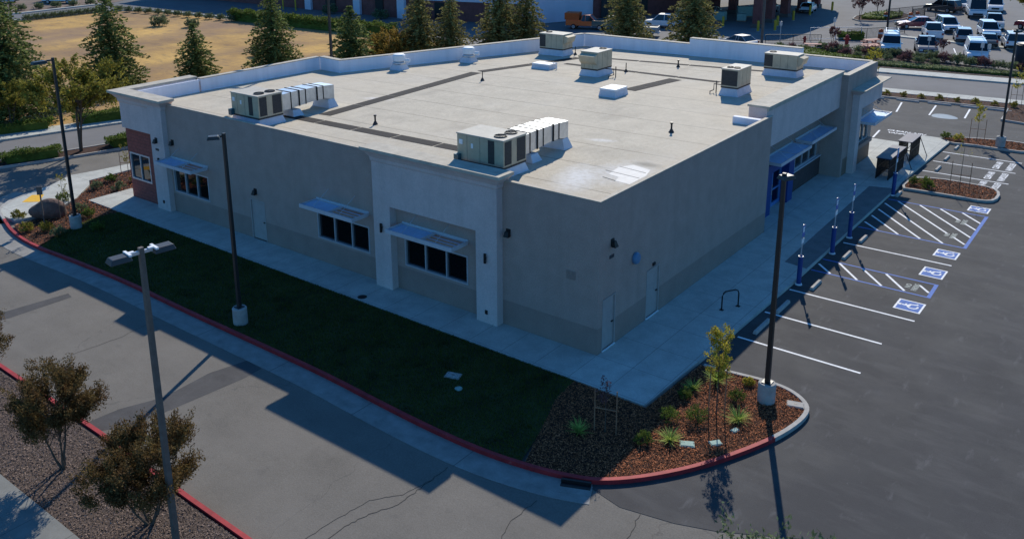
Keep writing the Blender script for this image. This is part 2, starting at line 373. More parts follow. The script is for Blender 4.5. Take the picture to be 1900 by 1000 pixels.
# ================================================================== SETTING
sheet('ground', [(-900, -500), (900, -500), (900, 1500), (-900, 1500)], -.06, mat('earth', (.20, .16, .11), 1, .2, .05), 'bare earth plain reaching the horizon', 'ground')
sheet('driveway', [(-52, -80), (60, -80), (60, 60), (-52, 60)], -.010, M['road'], 'old grey asphalt driveway in front of the building', 'driveway')
lotp = [(3.9, -6.75), (5.05, -7.0), (6.6, -6.68), (7.7, -6.26), (9.8, -5.05), (14, -2.2), (26, 8), (45, 22), (45, 56), (-5, 56), (-5.4, 36), (0, 36), (0, 0), (3.9, 0)]
sheet('parking_lot', lotp, 0.0, M['asphalt'], 'new dark asphalt parking lot', 'parking lot')
# concrete gutter along the red kerb
main = [(-37.6, -3.4), (-37.0, -5.0), (-35.9, -6.1), (-34.5, -6.45), (-31.7, -7.25), (-28.8, -7.5), (-25.5, -7.28), (-21, -7.08), (-16.5, -7.2), (-12.4, -7.2), (-7.3, -7.22), (-4.3, -7.4), (-1.7, -7.5), (.46, -7.45), (2.3, -7.15), (3.43, -6.8), (4.15, -6.45), (5.09, -5.5), (6.13, -4.01), (7.04, -2.08), (7.55, -.6), (7.75, .8), (7.5, 1.55), (6.7, 2.12), (5.7, 2.2), (4.4, 1.98), (3.5, 1.9)]
mains = smoothpoly(main, 2, closed=False)
gut = [p for p in mains if p[0] < 3.9 and p[1] < -5.2 and p[0] > -36]
tag(recalc(ribbon(MB(), gut, .95, -.05, .004, -1).build('gutter', M['gutter'])), kind='structure')
redk = [p for p in mains if -34.2 < p[0] and p[1] < -5 or (p[0] > 3.4 and p[1] < -1.05)]
greyk = [p for p in mains if p[0] > 6.5 and p[1] >= -1.25 or (p[0] < 7.7 and p[1] > .7 and p[0] > 3)]
kerb('kerb', redk, M['kerb_red']); kerb('kerb', [redk[-1]]+[p for p in greyk if p not in redk], M['kerb'])
kerb('kerb', [p for p in mains if p[0] <= -34.0 and p[1] < -3], M['kerb'])
# lawn and mulch beds
lawn = [p for p in mains if -28.5 < p[0] < 1.9 and p[1] < -5]
lawn = [(p[0], p[1]+.15) for p in lawn]+[(1.15, -5.4), (.47, -3.5), (.3, -2.0), (-30.0, -2.0), (-30.2, -3.6), (-29.5, -5.6)]
sheet('lawn', lawn, .10, M['turf'], 'dark green lawn strip', 'lawn')
bedR = [(.3, -2.0), (.47, -3.5), (1.15, -5.4), (1.75, -7.1)]+[(p[0]-.12*(p[0] > 4), p[1]+.13*(p[1] < 0)-.12*(p[1] > 1.2)) for p in mains if p[0] > 2.0]+[(3.4, 1.8), (3.2, -2.05)]
sheet('mulch_bed', bedR, .096, M['mulch'], 'brown bark mulch bed at the corner', 'mulch bed')
bedL = [(-28.6, -7.25), (-29.5, -5.6), (-30.2, -3.6), (-30.0, -2.0), (-33.3, -2.0), (-33.3, .8), (-31.8, 3), (-31.8, 12), (-34.2, 12.4), (-36.8, 3), (-36.9, .1), (-36.0, -.4), (-34.2, -2.3), (-32.6, -4.4), (-32.7, -6.6), (-30.5, -7.2)]
sheet('mulch_bed', bedL, .09, M['mulch'], 'brown bark mulch bed by the brick corner', 'mulch bed')
chips = []
def chipfield(P, n, m, s0, s1, seed, z=.115, ex=None):
    pts = np.array(scatter(P, n, seed)); k = len(pts)
    c = np.c_[pts, np.full(k, z)+RNG.uniform(0, .03, k)]
    d = RNG.normal(size=(k, 3)); d[:, 2] *= .3
    nr = RNG.normal(size=(k, 3))*.45; nr[:, 2] += 1
    v, f = quads(c, d, RNG.uniform(s0, s1, k), RNG.uniform(s0*.3, s1*.45, k), nr)
    return tag(np_obj('bark_mulch', v, f, m), kind='stuff')
chipfield(bedR, 30000, M['chip'], .03, .09, 3); chipfield(bedL, 9000, M['chip'], .05, .16, 4)
# grass blades
gp = np.array(scatter(lawn, 90000, 5)); k = len(gp); hh = RNG.uniform(.04, .10, k)
ang = RNG.uniform(0, 6.28, k); lean = RNG.normal(size=(k, 2))*.03
a = np.c_[gp, np.full(k, .10)]; wv = np.c_[np.cos(ang), np.sin(ang), np.zeros(k)]*.012
v = np.stack([a-wv, a+wv, a+np.c_[lean, hh]], 1).reshape(-1, 3)
tag(np_obj('grass', v, np.arange(3*k).reshape(-1, 3), M['grass']), kind='stuff')
# walkways
walk = [(-33.3, -2.0), (3.12, -2.0), (3.32, 4.4), (3.45, 11), (3.42, 28.1), (3.35, 30.7), (3.55, 40.6), (2.9, 41.5), (1.3, 41.5), (.95, 38.6), (-6.5, 38.9), (-6.5, 33), (-31.8, 33), (-31.8, 1.2), (-33.3, .75)]
o = MB().prism(walk, -.05, .15).build('walkway', M['concrete']); tag(o, kind='structure')
sheet('dark_strip', [(2.3, 13.1), (3.40, 12.9), (3.40, 27.7), (2.05, 27.3)], .154, mat('strip_concrete', (.17, .165, .16), .9, .12, 2, fine=.1), 'darker concrete strip along the walkway edge', 'dark_strip')  # thin flat strip, darker in tone than the walkway around it
cor = [(-37.6, -3.4), (-37.0, -5.0), (-35.9, -6.1), (-34.5, -6.3), (-33.3, -6.3), (-33.0, -4.55), (-34.2, -2.3), (-36.1, -.4), (-36.95, .05), (-37.0, 2.8), (-34.0, 13), (-35.3, 13.6), (-38.3, 3.6), (-38.6, 1.5), (-39.0, -.1), (-37.9, -2)]
tag(MB().prism(cor, -.05, .14).build('walkway', M['concrete']), kind='structure')
sheet('gutter', [(-34.0, -7.5), (-33.6, -6.4), (-35.9, -6.15), (-37.0, -5.1), (-37.7, -3.4), (-38.9, -3.6), (-38.0, -6.0), (-36.4, -7.3)], .004, M['gutter'], 'concrete gutter apron at the corner', 'gutter')
o = MB().poly([(-36.1, -4.55, .146), (-36.95, -3.55, .146), (-36.45, -3.05, .146), (-35.35, -3.9, .146)]).build('tactile_pad', M['yellow']); recalc(o)
tag(o, 'yellow tactile warning pad set in the corner sidewalk', 'tactile pad')
if o.data.polygons[0].normal.z < 0: o.data.flip_normals()
# foreground strip: red kerb, grey mulch, sidewalk
fk = [(-40, -14.1), (-17.3, -14.14), (-10.3, -14.2), (-5, -14.38), (14, -14.75)]
kerb('kerb', fk, M['kerb_red'], w=.15, side=-1)
strip = [(-40, -14.3), (-17.3, -14.34), (-10.3, -14.4), (-5, -14.58), (14, -14.95), (14, -17.33), (-40, -17.33)]
sheet('mulch_strip', strip, .09, M['gravel'], 'grey wood chip strip beside the red kerb', 'mulch strip')
chipfield([(-19, -14.36), (-5, -14.6), (-1, -14.7), (-1, -17.3), (-19, -17.3)], 30000, M['chipg'], .03, .09, 6, z=.10)
M['concrete_dark'] = mat('concrete_dark', (.20, .20, .185), .9, .12, 1.2, fine=.06); overlay(M['concrete_dark'], 'grid', w=1.55, h=1.9, ms=.014, col=(.08, .08, .075), amt=.75)  # jointed like the walkway concrete, only darker in tone
tag(MB().box(-45, 16, -19.4, -17.33, -.05, .13).build('sidewalk', M['concrete_dark']), kind='structure')
# asphalt patch band and cracks
pb = [(-10.6, -14.15), (-10.0, -13.3), (-9.75, -11.2), (-9.55, -9.1), (-9.6, -8.2), (-10.55, -8.15), (-10.9, -9.6), (-10.75, -11.6), (-11.3, -13.0), (-11.4, -14.15)]
sheet('asphalt_patch', pb, -.006, M['patch'], 'dark patched trench band across the driveway', 'patch')
sheet('asphalt_patch', [(-23.2, -14), (-22.4, -11.9), (-22.0, -9.2), (-21.5, -9.3), (-21.6, -12.0), (-22.2, -14)], -.006, M['patch'], 'narrow dark trench band', 'patch')
def crackline(pts, w, seed):
    r = random.Random(seed); q = []
    for i in range(len(pts)-1):
        a, b = pts[i], pts[i+1]
        for t in range(8): q.append((a[0]+(b[0]-a[0])*t/8+r.uniform(-.035, .035), a[1]+(b[1]-a[1])*t/8+r.uniform(-.035, .035)))
    q.append(pts[-1]); p2 = offset_line(q, w); mb = MB()
    for i in range(len(q)-1): mb.poly([(q[i][0], q[i][1], -.003), (q[i+1][0], q[i+1][1], -.003), (p2[i+1][0], p2[i+1][1], -.003), (p2[i][0], p2[i][1], -.003)])
    o = mb.build('crack', mat('crack', (.06, .055, .05), 1, .1, 5)); recalc(o)
    if o.data.polygons[0].normal.z < 0: o.data.flip_normals()
    return tag(o, kind='structure')
crackline([(-.1, -8.6), (-.1, -9.71), (-.08, -10.79), (-.44, -11.53), (-.63, -12.4), (-.6, -14)], .025, 1)
crackline([(-.1, -9.4), (-.32, -10.4), (-.9, -11.2), (-1.05, -12.3), (-1.16, -13.9)], .018, 2)
crackline([(3.0, -8.2), (2.9, -9.4), (3.3, -10.6), (3.0, -12)], .02, 3)
crackline([(-16.5, -8.2), (-16.2, -10), (-16.4, -12), (-16.1, -14)], .018, 4)
crackline([(5.6, -6.8), (5.9, -8.0), (5.7, -9.5)], .02, 5)

# ---------------------------------------------------------------- parking markings
def flat(pts, m, name='road_marking', z=.004):
    o = MB().poly([(p[0], p[1], z) for p in pts]).build(name, m)
    a = sum(pts[i][0]*pts[(i+1) % len(pts)][1]-pts[(i+1) % len(pts)][0]*pts[i][1] for i in range(len(pts)))
    if a < 0: o.data.flip_normals()
    return tag(o, kind='structure')
def line(a, b, w, m, z=.004, name='road_marking'):
    dx, dy = b[0]-a[0], b[1]-a[1]; L = math.hypot(dx, dy); nx, ny = -dy/L*w/2, dx/L*w/2
    return flat([(a[0]+nx, a[1]+ny), (b[0]+nx, b[1]+ny), (b[0]-nx, b[1]-ny), (a[0]-nx, a[1]-ny)], m, name, z)
for x0, x1, y in ((3.5, 8.2, 4.92), (3.5, 8.17, 7.71), (3.5, 8.67, 10.53), (3.6, 8.55, 17.63), (3.65, 8.41, 32.97), (3.65, 8.36, 35.63), (3.65, 8.31, 38.3)):
    line((x0, y), (x1, y), .11, M['stripe'])
for ya, yb in ((13.28, 14.89), (20.37, 25.95)):
    line((3.5, ya), (8.6, ya), .10, M['stripe_b']); line((3.5, yb), (8.55, yb), .10, M['stripe_b'])
    line((8.56, ya-.05), (8.52, yb+.05), .16, M['stripe_b'], .005)
def clip_hatch(ya, yb, xs):
    for (x0, y0, x1, y1) in xs: line((x0, y0), (x1, y1), .11, M['stripe'], .0045)
clip_hatch(13.28, 14.89, [(3.55, 14.2, 4.35, 13.35), (4.3, 14.83, 5.55, 13.35), (5.35, 14.83, 6.6, 13.35), (6.4, 14.83, 7.55, 13.4), (7.95, 14.4, 8.45, 13.8)])
clip_hatch(20.37, 25.95, [(3.55, 21.35, 4.45, 20.45), (3.55, 22.6, 5.45, 20.45), (3.55, 23.85, 6.5, 20.45), (3.55, 25.1, 7.55, 20.45), (4.05, 25.88, 7.45, 22.0), (7.75, 21.7, 8.45, 20.9), (5.2, 25.88, 8.48, 22.1), (6.25, 25.88, 7.5, 24.5), (7.8, 24.15, 8.48, 23.4), (7.35, 25.88, 8.48, 24.6)])
def text(body, x, y, size, m, sx=1.0, rz=R(90), z=.0055):
    c = bpy.data.curves.new('pavement_lettering', 'FONT'); c.body = body; c.size = size; c.align_x = 'CENTER'; c.align_y = 'CENTER'
    c.offset = size*.035
    t = bpy.data.objects.new('t', c); COL.objects.link(t)
    dg = bpy.context.evaluated_depsgraph_get(); me = bpy.data.meshes.new_from_object(t.evaluated_get(dg)); bpy.data.objects.remove(t)
    me.materials.clear(); me.materials.append(m); o = bpy.data.objects.new('pavement_lettering', me); COL.objects.link(o)
    o.location = (x, y, z); o.rotation_euler = (0, 0, rz); o.scale = (sx, 1, 1); return tag(o, kind='structure')
for yc in (31.85, 34.3, 36.95):
    text('CLEAN AIR/', 7.18, yc, .50, M['stripe'], .70); text('VANPOOL/EV', 7.92, yc, .50, M['stripe'], .64)
text('CLEAN AIR/', .35, 42.3, .5, M['stripe'], 1.0, 0); text('VANPOOL/EV', .5, 41.6, .45, M['stripe'], .9, 0)
for x, y in ((7.72, 14.07), (7.62, 21.85), (7.62, 24.33)):
    text('NO', x-.16, y, .30, M['faded'], 1.0); text('PARKING', x+.14, y, .32, M['faded'], .62)
def thick(mb, pts, w, z):
    for i in range(len(pts)-1):
        a, b = pts[i], pts[i+1]; dx, dy = b[0]-a[0], b[1]-a[1]; L = math.hypot(dx, dy) or 1; nx, ny = -dy/L*w/2, dx/L*w/2
        ex, ey = dx/L*w*.3, dy/L*w*.3
        q = [(a[0]-ex-nx, a[1]-ey-ny), (b[0]+ex-nx, b[1]+ey-ny), (b[0]+ex+nx, b[1]+ey+ny), (a[0]-ex+nx, a[1]-ey+ny)]
        mb.poly([(p[0], p[1], z+i*2e-5) for p in q])
def symbol(x0, x1, y0, y1, lab):     # accessible parking symbol, head towards the building
    t = thing('accessible_symbol', lab, 'parking symbol', ((x0+x1)/2, (y0+y1)/2, 0), 0, 'accessible parking symbols', 'structure')
    hx, hy = (x1-x0)/2, (y1-y0)/2
    MB().poly([(-hx, -hy, .004), (hx, -hy, .004), (hx, hy, .004), (-hx, hy, .004)]).build('border', M['stripe'], t)
    MB().poly([(-hx+.08, -hy+.08, .0065), (hx-.08, -hy+.08, .0065), (hx-.08, hy-.08, .0065), (-hx+.08, hy-.08, .0065)]).build('blue_field', M['symb'], t)
    mb = MB(); s = hx*.92
    mb.poly([(-.80*s+.09*math.cos(a*.628), .02*s+.09*math.sin(a*.628), .009) for a in range(10)])
    thick(mb, [(-.62*s, .02*s), (-.02*s, -.04*s)], .09, .009)
    thick(mb, [(-.35*s, 0), (-.32*s, .33*s)], .07, .0095)
    thick(mb, [(-.02*s, -.04*s), (0, .36*s), (.5*s, .50*s), (.52*s, .66*s)], .08, .010)
    thick(mb, [(.26*s+.40*s*math.cos(a), -.02*s+.42*s*math.sin(a)) for a in [R(-250+i*18) for i in range(16)]], .075, .0105)
    mb.build('wheelchair_figure', M['stripe'], t)
symbol(7.60, 8.66, 11.35, 12.48, 'blue wheelchair symbol nearest the camera, beside the narrow hatched aisle')
symbol(7.58, 8.58, 15.65, 16.82, 'blue wheelchair symbol just beyond the narrow hatched aisle')
symbol(7.52, 8.55, 18.50, 19.55, 'blue wheelchair symbol just before the wide hatched aisle')
symbol(7.44, 8.47, 26.5, 27.5, 'blue wheelchair symbol between the wide hatched aisle and the tree island')
for (a, b) in (((-2.0, 48.62), (-2.56, 52.4)), ((.34, 48.94), (-.03, 52.8)), ((2.77, 49.37), (2.45, 52.9)), ((-1.19, 39.5), (-1.39, 41.85)), ((-4.4, 48.3), (-4.9, 52.2))):
    line(a, b, .13, M['stripe'])
flat(smoothpoly([(.5, 48.4), (1.8, 48.3), (2.6, 48.9), (1.6, 50.0), (.5, 49.8)]), mat('wet_asphalt', (.13, .15, .17), .4, .1, 2), 'road_stain')
# wheel stops
ws = None
wsl = ['concrete wheel stop nearest the camera, in the shade by the walkway', 'concrete wheel stop second from the camera, half in shade beside the light pole', 'concrete wheel stop at the foot of the nearest blue bollard',
       'concrete wheel stop at the foot of the second blue bollard', 'concrete wheel stop at the foot of the third blue bollard', 'concrete wheel stop beside the farthest blue bollard',
       'sunlit concrete wheel stop nearest the tree island, in the far row', 'middle sunlit concrete wheel stop of the far row of three', 'sunlit concrete wheel stop farthest away, by the far island']
for i, (x, y, L) in enumerate(((3.95, 6.25, 1.5), (3.95, 8.5, 1.4), (4.3, 11.55, 1.15), (4.3, 15.9, 1.15), (4.28, 18.55, 1.1), (3.75, 27.1, 1.0), (4.35, 33.8, 1.2), (4.25, 36.6, 1.2), (4.2, 39.7, 1.0))):
    mb = MB().frustum((-.09, .09, -L/2, L/2, .0), (-.06, .06, -L/2+.03, L/2-.03, .13)); o = mb.build('wheel_stop', M['kerb'], bevel=.012)
    tag(o, wsl[i], 'wheel stop', 'concrete wheel stops in the parking stalls'); o.location = (x, y, .002)
for i, x in enumerate((-5.0, -2.3, .1, 2.5, 4.4)):
    o = MB().frustum((-.9, .9, -.09, .09, 0), (-.87, .87, -.06, .06, .13)).build('wheel_stop', M['kerb'], bevel=.012)
    tag(o, ['dark wheel stop behind the building corner by the street', 'wheel stop by the street, left of the three short stripes', 'wheel stop by the street, right of the first short stripe', 'wheel stop by the street, right of the middle short stripe', 'wheel stop by the street, next to the corner bed'][i], 'wheel stop', 'wheel stops along the street kerb'); o.location = (x, 53.3+.075*x, 0)

# ---------------------------------------------------------------- islands
def island(outer, chipsn=0, red=False, seed=1, m='mulch'):
    cl = list(outer); k = MB(); inner = []
    n = len(cl)
    for i in range(n):
        a, b = cl[i-1], cl[(i+1) % n]; dx, dy = b[0]-a[0], b[1]-a[1]; L = math.hypot(dx, dy)
        inner.append((cl[i][0]-dy/L*.15, cl[i][1]+dx/L*.15))
    base = len(k.v)
    for p, q in zip(cl, inner): k.v += [(p[0], p[1], -.02), (p[0], p[1], .15), (q[0], q[1], .15), (q[0], q[1], .05)]
    for i in range(n):
        j = (i+1) % n
        for c in range(3): k.f.append((base+4*i+c, base+4*i+c+1, base+4*j+c+1, base+4*j+c))
    tag(recalc(k.build('kerb', M['kerb_red' if red else 'kerb'])), kind='structure')
    sheet('mulch_bed', inner, .10, M[m], 'bark mulch filling a kerbed island', 'mulch bed')
    if chipsn: chipfield(inner, chipsn, M['chip'], .05, .16, seed, z=.12)
isl1 = smoothpoly([(3.5, 28.1), (4.4, 28.2), (6.7, 28.28), (7.9, 28.3), (8.45, 28.8), (8.45, 30.4), (7.9, 31.3), (6.6, 31.45), (4.86, 31.45), (3.5, 30.7)], 1)
island(isl1, 2500, seed=11)
isl2 = smoothpoly([(3.6, 40.5), (4.7, 40.85), (6.7, 40.8), (8.2, 40.85), (8.7, 42.0), (8.0, 43.4), (6.5, 43.5), (4, 42.7), (2.9, 42.1), (2.7, 41.5)], 1)
island(isl2, 2500, seed=12)
isl3 = [(5.1, 50.0), (7, 49.6), (30, 52), (30, 59.3), (-16, 54.2), (-16, 52.2), (-5, 53.3), (4.9, 54.2)]
island(isl3[::1], 4000, seed=13)
tag(MB().prism([(-40, 51.6), (60, 62.6), (60, 64.2), (-40, 53.2)], -.02, .14).build('sidewalk', M['concrete']), kind='structure')
sheet('street', [(-60, 50.5), (90, 67), (90, 76.5), (-60, 59)], .006, M['lot'], 'grey street behind the building', 'street')
tag(MB().prism([(-45, 60.4), (90, 75.3), (90, 77.6), (-45, 62.5)], -.03, .14).build('sidewalk', M['concrete']), kind='structure')
sheet('parking_lot', [(-60, 60), (-45, 61), (120, 79.5), (160, 260), (-20, 260), (-60, 110)], .002, M['lot'], 'grey shopping centre parking lot', 'parking lot')
bedF = [(-24.5, 71.3), (-20.5, 73.5), (-15, 76.3), (-9, 76.5), (-4, 73.6), (2, 72.3), (12, 73.2), (30, 75.0), (30, 71.0), (4, 68.0), (-8, 66.7), (-18, 65.7), (-24, 67.5)]
tag(MB().prism(bedF, -.02, .10).build('mulch_bed', mat('mulch_far', (.055, .036, .03), 1, .3, 3)), kind='structure')
# left side: aisle, median, road, sidewalk, field
md = [(-46.8, -6), (-44.6, -2), (-43.33, 1.78), (-42.26, 5.77), (-39.5, 15), (-41.4, 15.5), (-44.45, 5.4), (-45.1, 2.7), (-46.2, -.8), (-48.5, -5.5)]
island(md, 0)
sheet('road', [(-56.5, -18), (-49.0, -6), (-46.2, -.8), (-45.1, 2.7), (-44.5, 5.4), (-38, 26), (-43.5, 27), (-49.6, 9.2), (-51.2, 3.4), (-52.8, -3), (-60, -17)], -.005, M['lot'], 'grey access road left of the building', 'road')
sw = [(-60, -16.8), (-53.0, -3), (-51.4, 3.0), (-49.7, 9.2), (-43.5, 27), (-45.0, 27.5), (-51.5, 10.2), (-53.2, 4.4), (-55.2, -1.5), (-62.5, -15.5)]
tag(MB().prism(sw, -.03, .13).build('sidewalk', M['concrete']), kind='structure')
field = [(-62.5, -15.5), (-55.2, -1.5), (-53.2, 4.4), (-51.5, 10.2), (-45, 27.5), (-42, 40), (-44, 56), (-62, 54.3), (-95, 53.3), (-113, 53.2), (-119.5, 50), (-121, 36), (-140, -20), (-110, -60)]
o = sheet('field', field, .02, M['dry'], 'dry golden grass field', 'field')
sheet('road', [(-155, -60), (-123, 30), (-121.5, 50), (-114.5, 54.2), (-98, 55.4), (-86, 58.0), (-66, 57.0), (-50, 62), (-38, 61), (-45, 90), (-90, 100), (-200, 70), (-200, -60)], .0, mat('road_far', (.12, .12, .125), .95, .1, .3, fine=.05), 'far grey service road beyond the field', 'road')
k = [(-122.3, 25), (-121.3, 40), (-121.0, 49), (-114.2, 53.8), (-98, 54.9), (-90, 55.4)]
kerb('kerb', k, M['concrete'], w=.45, z1=.16); kerb('kerb', [(-133, 25), (-129.7, 40), (-130.8, 56)], M['concrete'], w=.7, z1=.16)
sheet('dirt_verge', [(-150, 20), (-130.7, 40), (-131.8, 57), (-135, 62), (-200, 60), (-200, 20)], .02, mat('verge', (.17, .12, .09), 1, .25, .4), 'brown dirt verge', 'verge')

# ================================================================== MAIN BUILDING
B = thing('retail_building', 'flat roofed tan and white stucco store with a brick corner', 'building', (0, 0, 0))
def wall(mb, along, a0, a1, t0, t1, z0, z1, holes=()):
    """wall running along x or y from a0 to a1, between t0..t1 across, with rectangular holes (a0,a1,z0,z1)"""
    def put(p, q, r, s):
        if q-p < 1e-3 or s-r < 1e-3: return
        mb.box(p, q, t0, t1, r, s) if along == 'x' else mb.box(t0, t1, p, q, r, s)
    cuts = sorted({a0, a1, *[h[0] for h in holes], *[h[1] for h in holes]}); cuts = [c for c in cuts if a0 <= c <= a1]
    for p, q in zip(cuts, cuts[1:]):
        hs = sorted([h for h in holes if h[0] <= p and h[1] >= q], key=lambda h: h[2]); z = z0
        for h in hs: put(p, q, z, min(max(h[2], z0), z1)); z = max(z, min(h[3], z1))
        put(p, q, z, z1)
def window(along, a0, a1, z0, z1, t, depth, n, parent=B, sgn=-1, fw=.07):
    """frame with n panes; t is the outer plane, depth the way inwards"""
    f = MB(); g = MB(); dn = depth; s = -sgn
    def bx(m, p, q, r, u, d0, d1):
        lo, hi = sorted((t+s*d0, t+s*d1)); m.box(p, q, lo, hi, r, u) if along == 'x' else m.box(lo, hi, p, q, r, u)
    bx(f, a0, a1, z0, z0+fw, -.015, dn); bx(f, a0, a1, z1-fw, z1, -.015, dn)
    bx(f, a0, a0+fw, z0+fw, z1-fw, -.015, dn); bx(f, a1-fw, a1, z0+fw, z1-fw, -.015, dn)
    for i in range(1, n): c = a0+(a1-a0)*i/n; bx(f, c-fw*.45, c+fw*.45, z0+fw, z1-fw, .0, dn)
    o = f.build('window', M['alum'], parent); bx(g, a0+.02, a1-.02, z0+.02, z1-.02, dn-.05, dn-.02); g.build('pane', M['glass'], o); return o
def awning(along, a0, a1, z, t, proj, sgn=-1, split=.52, solid=False, rods=True):
    f = MB(); l = MB(); rd = MB(); h = .15
    def bx(m, p, q, d0, d1, r, u):
        lo, hi = sorted((t+sgn*d0, t+sgn*d1)); m.box(p, q, lo, hi, r, u) if along == 'x' else m.box(lo, hi, p, q, r, u)
    bx(f, a0, a1, proj-.06, proj, z-h, z+.02); bx(f, a0, a0+.06, .05, proj-.06, z-h, z+.01); bx(f, a1-.06, a1, .05, proj-.06, z-h, z+.01)
    bx(f, a0, a1, 0, .05, z-.08, z+.06); mid = a0+(a1-a0)*split; bx(f, mid-.03, mid+.03, .05, proj-.06, z-.1, z)
    o = f.build('awning', M['white_metal'], B)
    lo_, hi_ = (a0+.06, mid-.03) if not solid else (a0+.06, a1-.06)
    if solid: bx(l, lo_, hi_, .06, proj-.08, z-.05, z-.02)
    else:
        n = int(proj/.14)
        for i in range(n):
            d = .1+i*(proj-.2)/n; bx(l, lo_, hi_, d, d+.105, z-.06, z-.045)
        if split < .95:
            for i in range(3): d = .25+i*(proj-.3)/3; bx(l, mid+.03, a1-.06, d, d+.03, z-.12, z-.10)
    l.build('louvre_panel', M['louvre'], o)
    if rods:
        for a in (a0+.25*(a1-a0), a0+.75*(a1-a0)):
            p, q = (t+sgn*.02, z+.62), (t+sgn*(proj-.05), z+.02)
            if along == 'x': rd.tube([(a, p[0], p[1]), (a, q[0], q[1])], .012, 6)
            else: rd.tube([(p[0], a, p[1]), (q[0], a, q[1])], .012, 6)
        rd.build('tie_rod', M['alum'], o)
    return o
mat('white_metal', (.56, .54, .56), .5, .04, 4); M['white_metal'] = MATS['white_metal']
M['louvre'] = mat('louvre_sky_blue', (.42, .58, .78), .5, .06, 3)  # sky reflection on the slats is put into this blue base colour
W2 = (-27.3, -24.1, 1.34, 2.75); W3 = (-15.5, -12.0, 1.33, 2.64); W4 = (-9.82, -6.25, 1.34, 2.64); D1 = (-20.6, -19.45, .15, 2.25)
ZW = 1.22
hx = [W2, W3, W4, D1]
m1 = MB(); wall(m1, 'x', -27.5, 0, 0, .2, ZW, 6.25, hx); wall(m1, 'y', .2, 16.35, -.2, 0, ZW, 6.25, [(.32, 1.28, .15, 2.3), (3.75, 4.85, .15, 2.3)])
m1.build('wall', M['tan'], B)
m2 = MB(); wall(m2, 'x', -27.5, 0, 0, .2, .1, ZW, hx); wall(m2, 'y', .2, 16.35, -.2, 0, .1, ZW, [(.32, 1.28, .15, 2.3), (3.75, 4.85, .15, 2.3)])
m2.build('wainscot', M['tan_dark'], B)
MB().prism([(-27.45, -.03), (.03, -.03), (.03, 16.35), (-.15, 16.35), (-.15, .16), (-27.45, .16)], 6.25, 6.29).build('coping', M['coping'], B)
MB().box(-1.55, -.03, 15.1, 15.4, 5.8, 6.27).build('parapet', M['parapet'], B)
window('x', *W2, 0, .14, 3); window('x', *W3, 0, .14, 3); window('x', *W4, 0, .14, 3)
def door(along, a0, a1, t, sgn=-1, mt='door', z0=.15, z1=2.28, lab=None):
    o = MB(); lo, hi = sorted((t-sgn*.05, t-sgn*.09))
    o.box(a0+.05, a1-.05, lo, hi, z0+.02, z1-.05) if along == 'x' else o.box(lo, hi, a0+.05, a1-.05, z0+.02, z1-.05)
    d = o.build('door', M[mt], B)
    fr = MB(); l2, h2 = sorted((t-sgn*.10, t+sgn*.012))
    for (p, q, r, u) in ((a0, a0+.05, z0, z1), (a1-.05, a1, z0, z1), (a0+.05, a1-.05, z1-.05, z1)):
        fr.box(p, q, l2, h2, r, u) if along == 'x' else fr.box(l2, h2, p, q, r, u)
    fr.build('door_frame', M[mt], d)
    hd = MB(); p = a1-.16; l3, h3 = sorted((t-sgn*.05, t+sgn*.0))
    hd.box(p-.06, p+.06, l3, h3, 1.12, 1.16) if along == 'x' else hd.box(l3, h3, p-.06, p+.06, 1.12, 1.16); hd.build('handle', M['black'], d)
    return d
door('x', D1[0], D1[1], 0); 
for a0, a1 in ((.32, 1.28), (3.75, 4.85)):
    d = door('y', a0, a1, 0, 1); MB().box(.0, .05, a0, a1, .152, .185).build('threshold', M['whitep'], d)
# centre bay
mb = MB(); wall(mb, 'x', -11.3, -4.45, -.38, -.001, .12, 6.0, [(-10.3, -5.52, .1, 4.05)]); mb.build('bay_wall', M['white_st'], B)
def cornice(x0, x1, y0, y1, zt, ox, oy, name='cornice', hh=.62, back=None, th=.13, ring=None):
    mb = MB(); yb = back
    zs = [(0, zt-hh-.04), (.10, zt-hh+.02), (.16, zt-hh+.16), (.55, zt-.27), (.86, zt-.17), (1, zt-th)]
    n0 = len(mb.v)
    for f, z in zs:
        mb.v += [(x0-ox*f, y0-oy*f, z), (x1+ox*f, y0-oy*f, z), (x1+ox*f, yb, z), (x0-ox*f, yb, z)]
    for i in range(len(zs)-1):
        for q in range(4): a = n0+i*4+q; b = n0+i*4+(q+1) % 4; mb.f.append((a, b, b+4, a+4))
    mb.f.append((n0+3, n0+2, n0+1, n0)); k = n0+4*(len(zs)-1); mb.f.append((k, k+1, k+2, k+3))
    o = mb.build(name, M['white_st'], B)
    MB().box(x0-ox-.02, x1+ox+.02, y0-oy-.02, yb+.02, zt-th+.002, zt).build('cornice_cap', M['slab'], o); return o
cornice(-11.3, -4.45, -.38, None, 6.62, .36, .32, back=.24)
# left corner tower
mb = MB(); wall(mb, 'x', -31.8, -27.5, -.001, .3, 4.4, 6.0); wall(mb, 'y', .3, 4.7, -31.8, -31.5, 4.4, 6.0)
mb.box(-28.75, -27.5, -.3, -.001, .12, 6.0); mb.box(-31.8, -28.75, -.2, -.001, 4.4, 6.0); mb.build('tower_wall', M['white_st'], B)
bw = (-31.65, -29.6, 1.30, 2.92)
mb = MB(); wall(mb, 'x', -31.8, -28.75, -.001, .3, .1, 4.4, [bw]); wall(mb, 'y', .3, 12, -31.8, -31.5, .1, 4.4, [(.9, 3.2, 1.3, 2.9)]); mb.box(-31.5, -28.75, .5, .6, 1, 3.2); mb.build('brick_wall', M['brick'], B)
window('x', *bw, 0, .12, 2, fw=.09); window('y', .9, 3.2, 1.3, 2.9, -31.8, .12, 2)
cornice(-31.75, -27.5, -.25, None, 6.58, .45, .38, back=.3)
mb = MB(); mb.frustum((-31.8, -31.2, .3, 4.7, 5.95), (-32.1, -31.2, .3, 4.8, 6.3)); mb.build('cornice', M['white_st'], B)
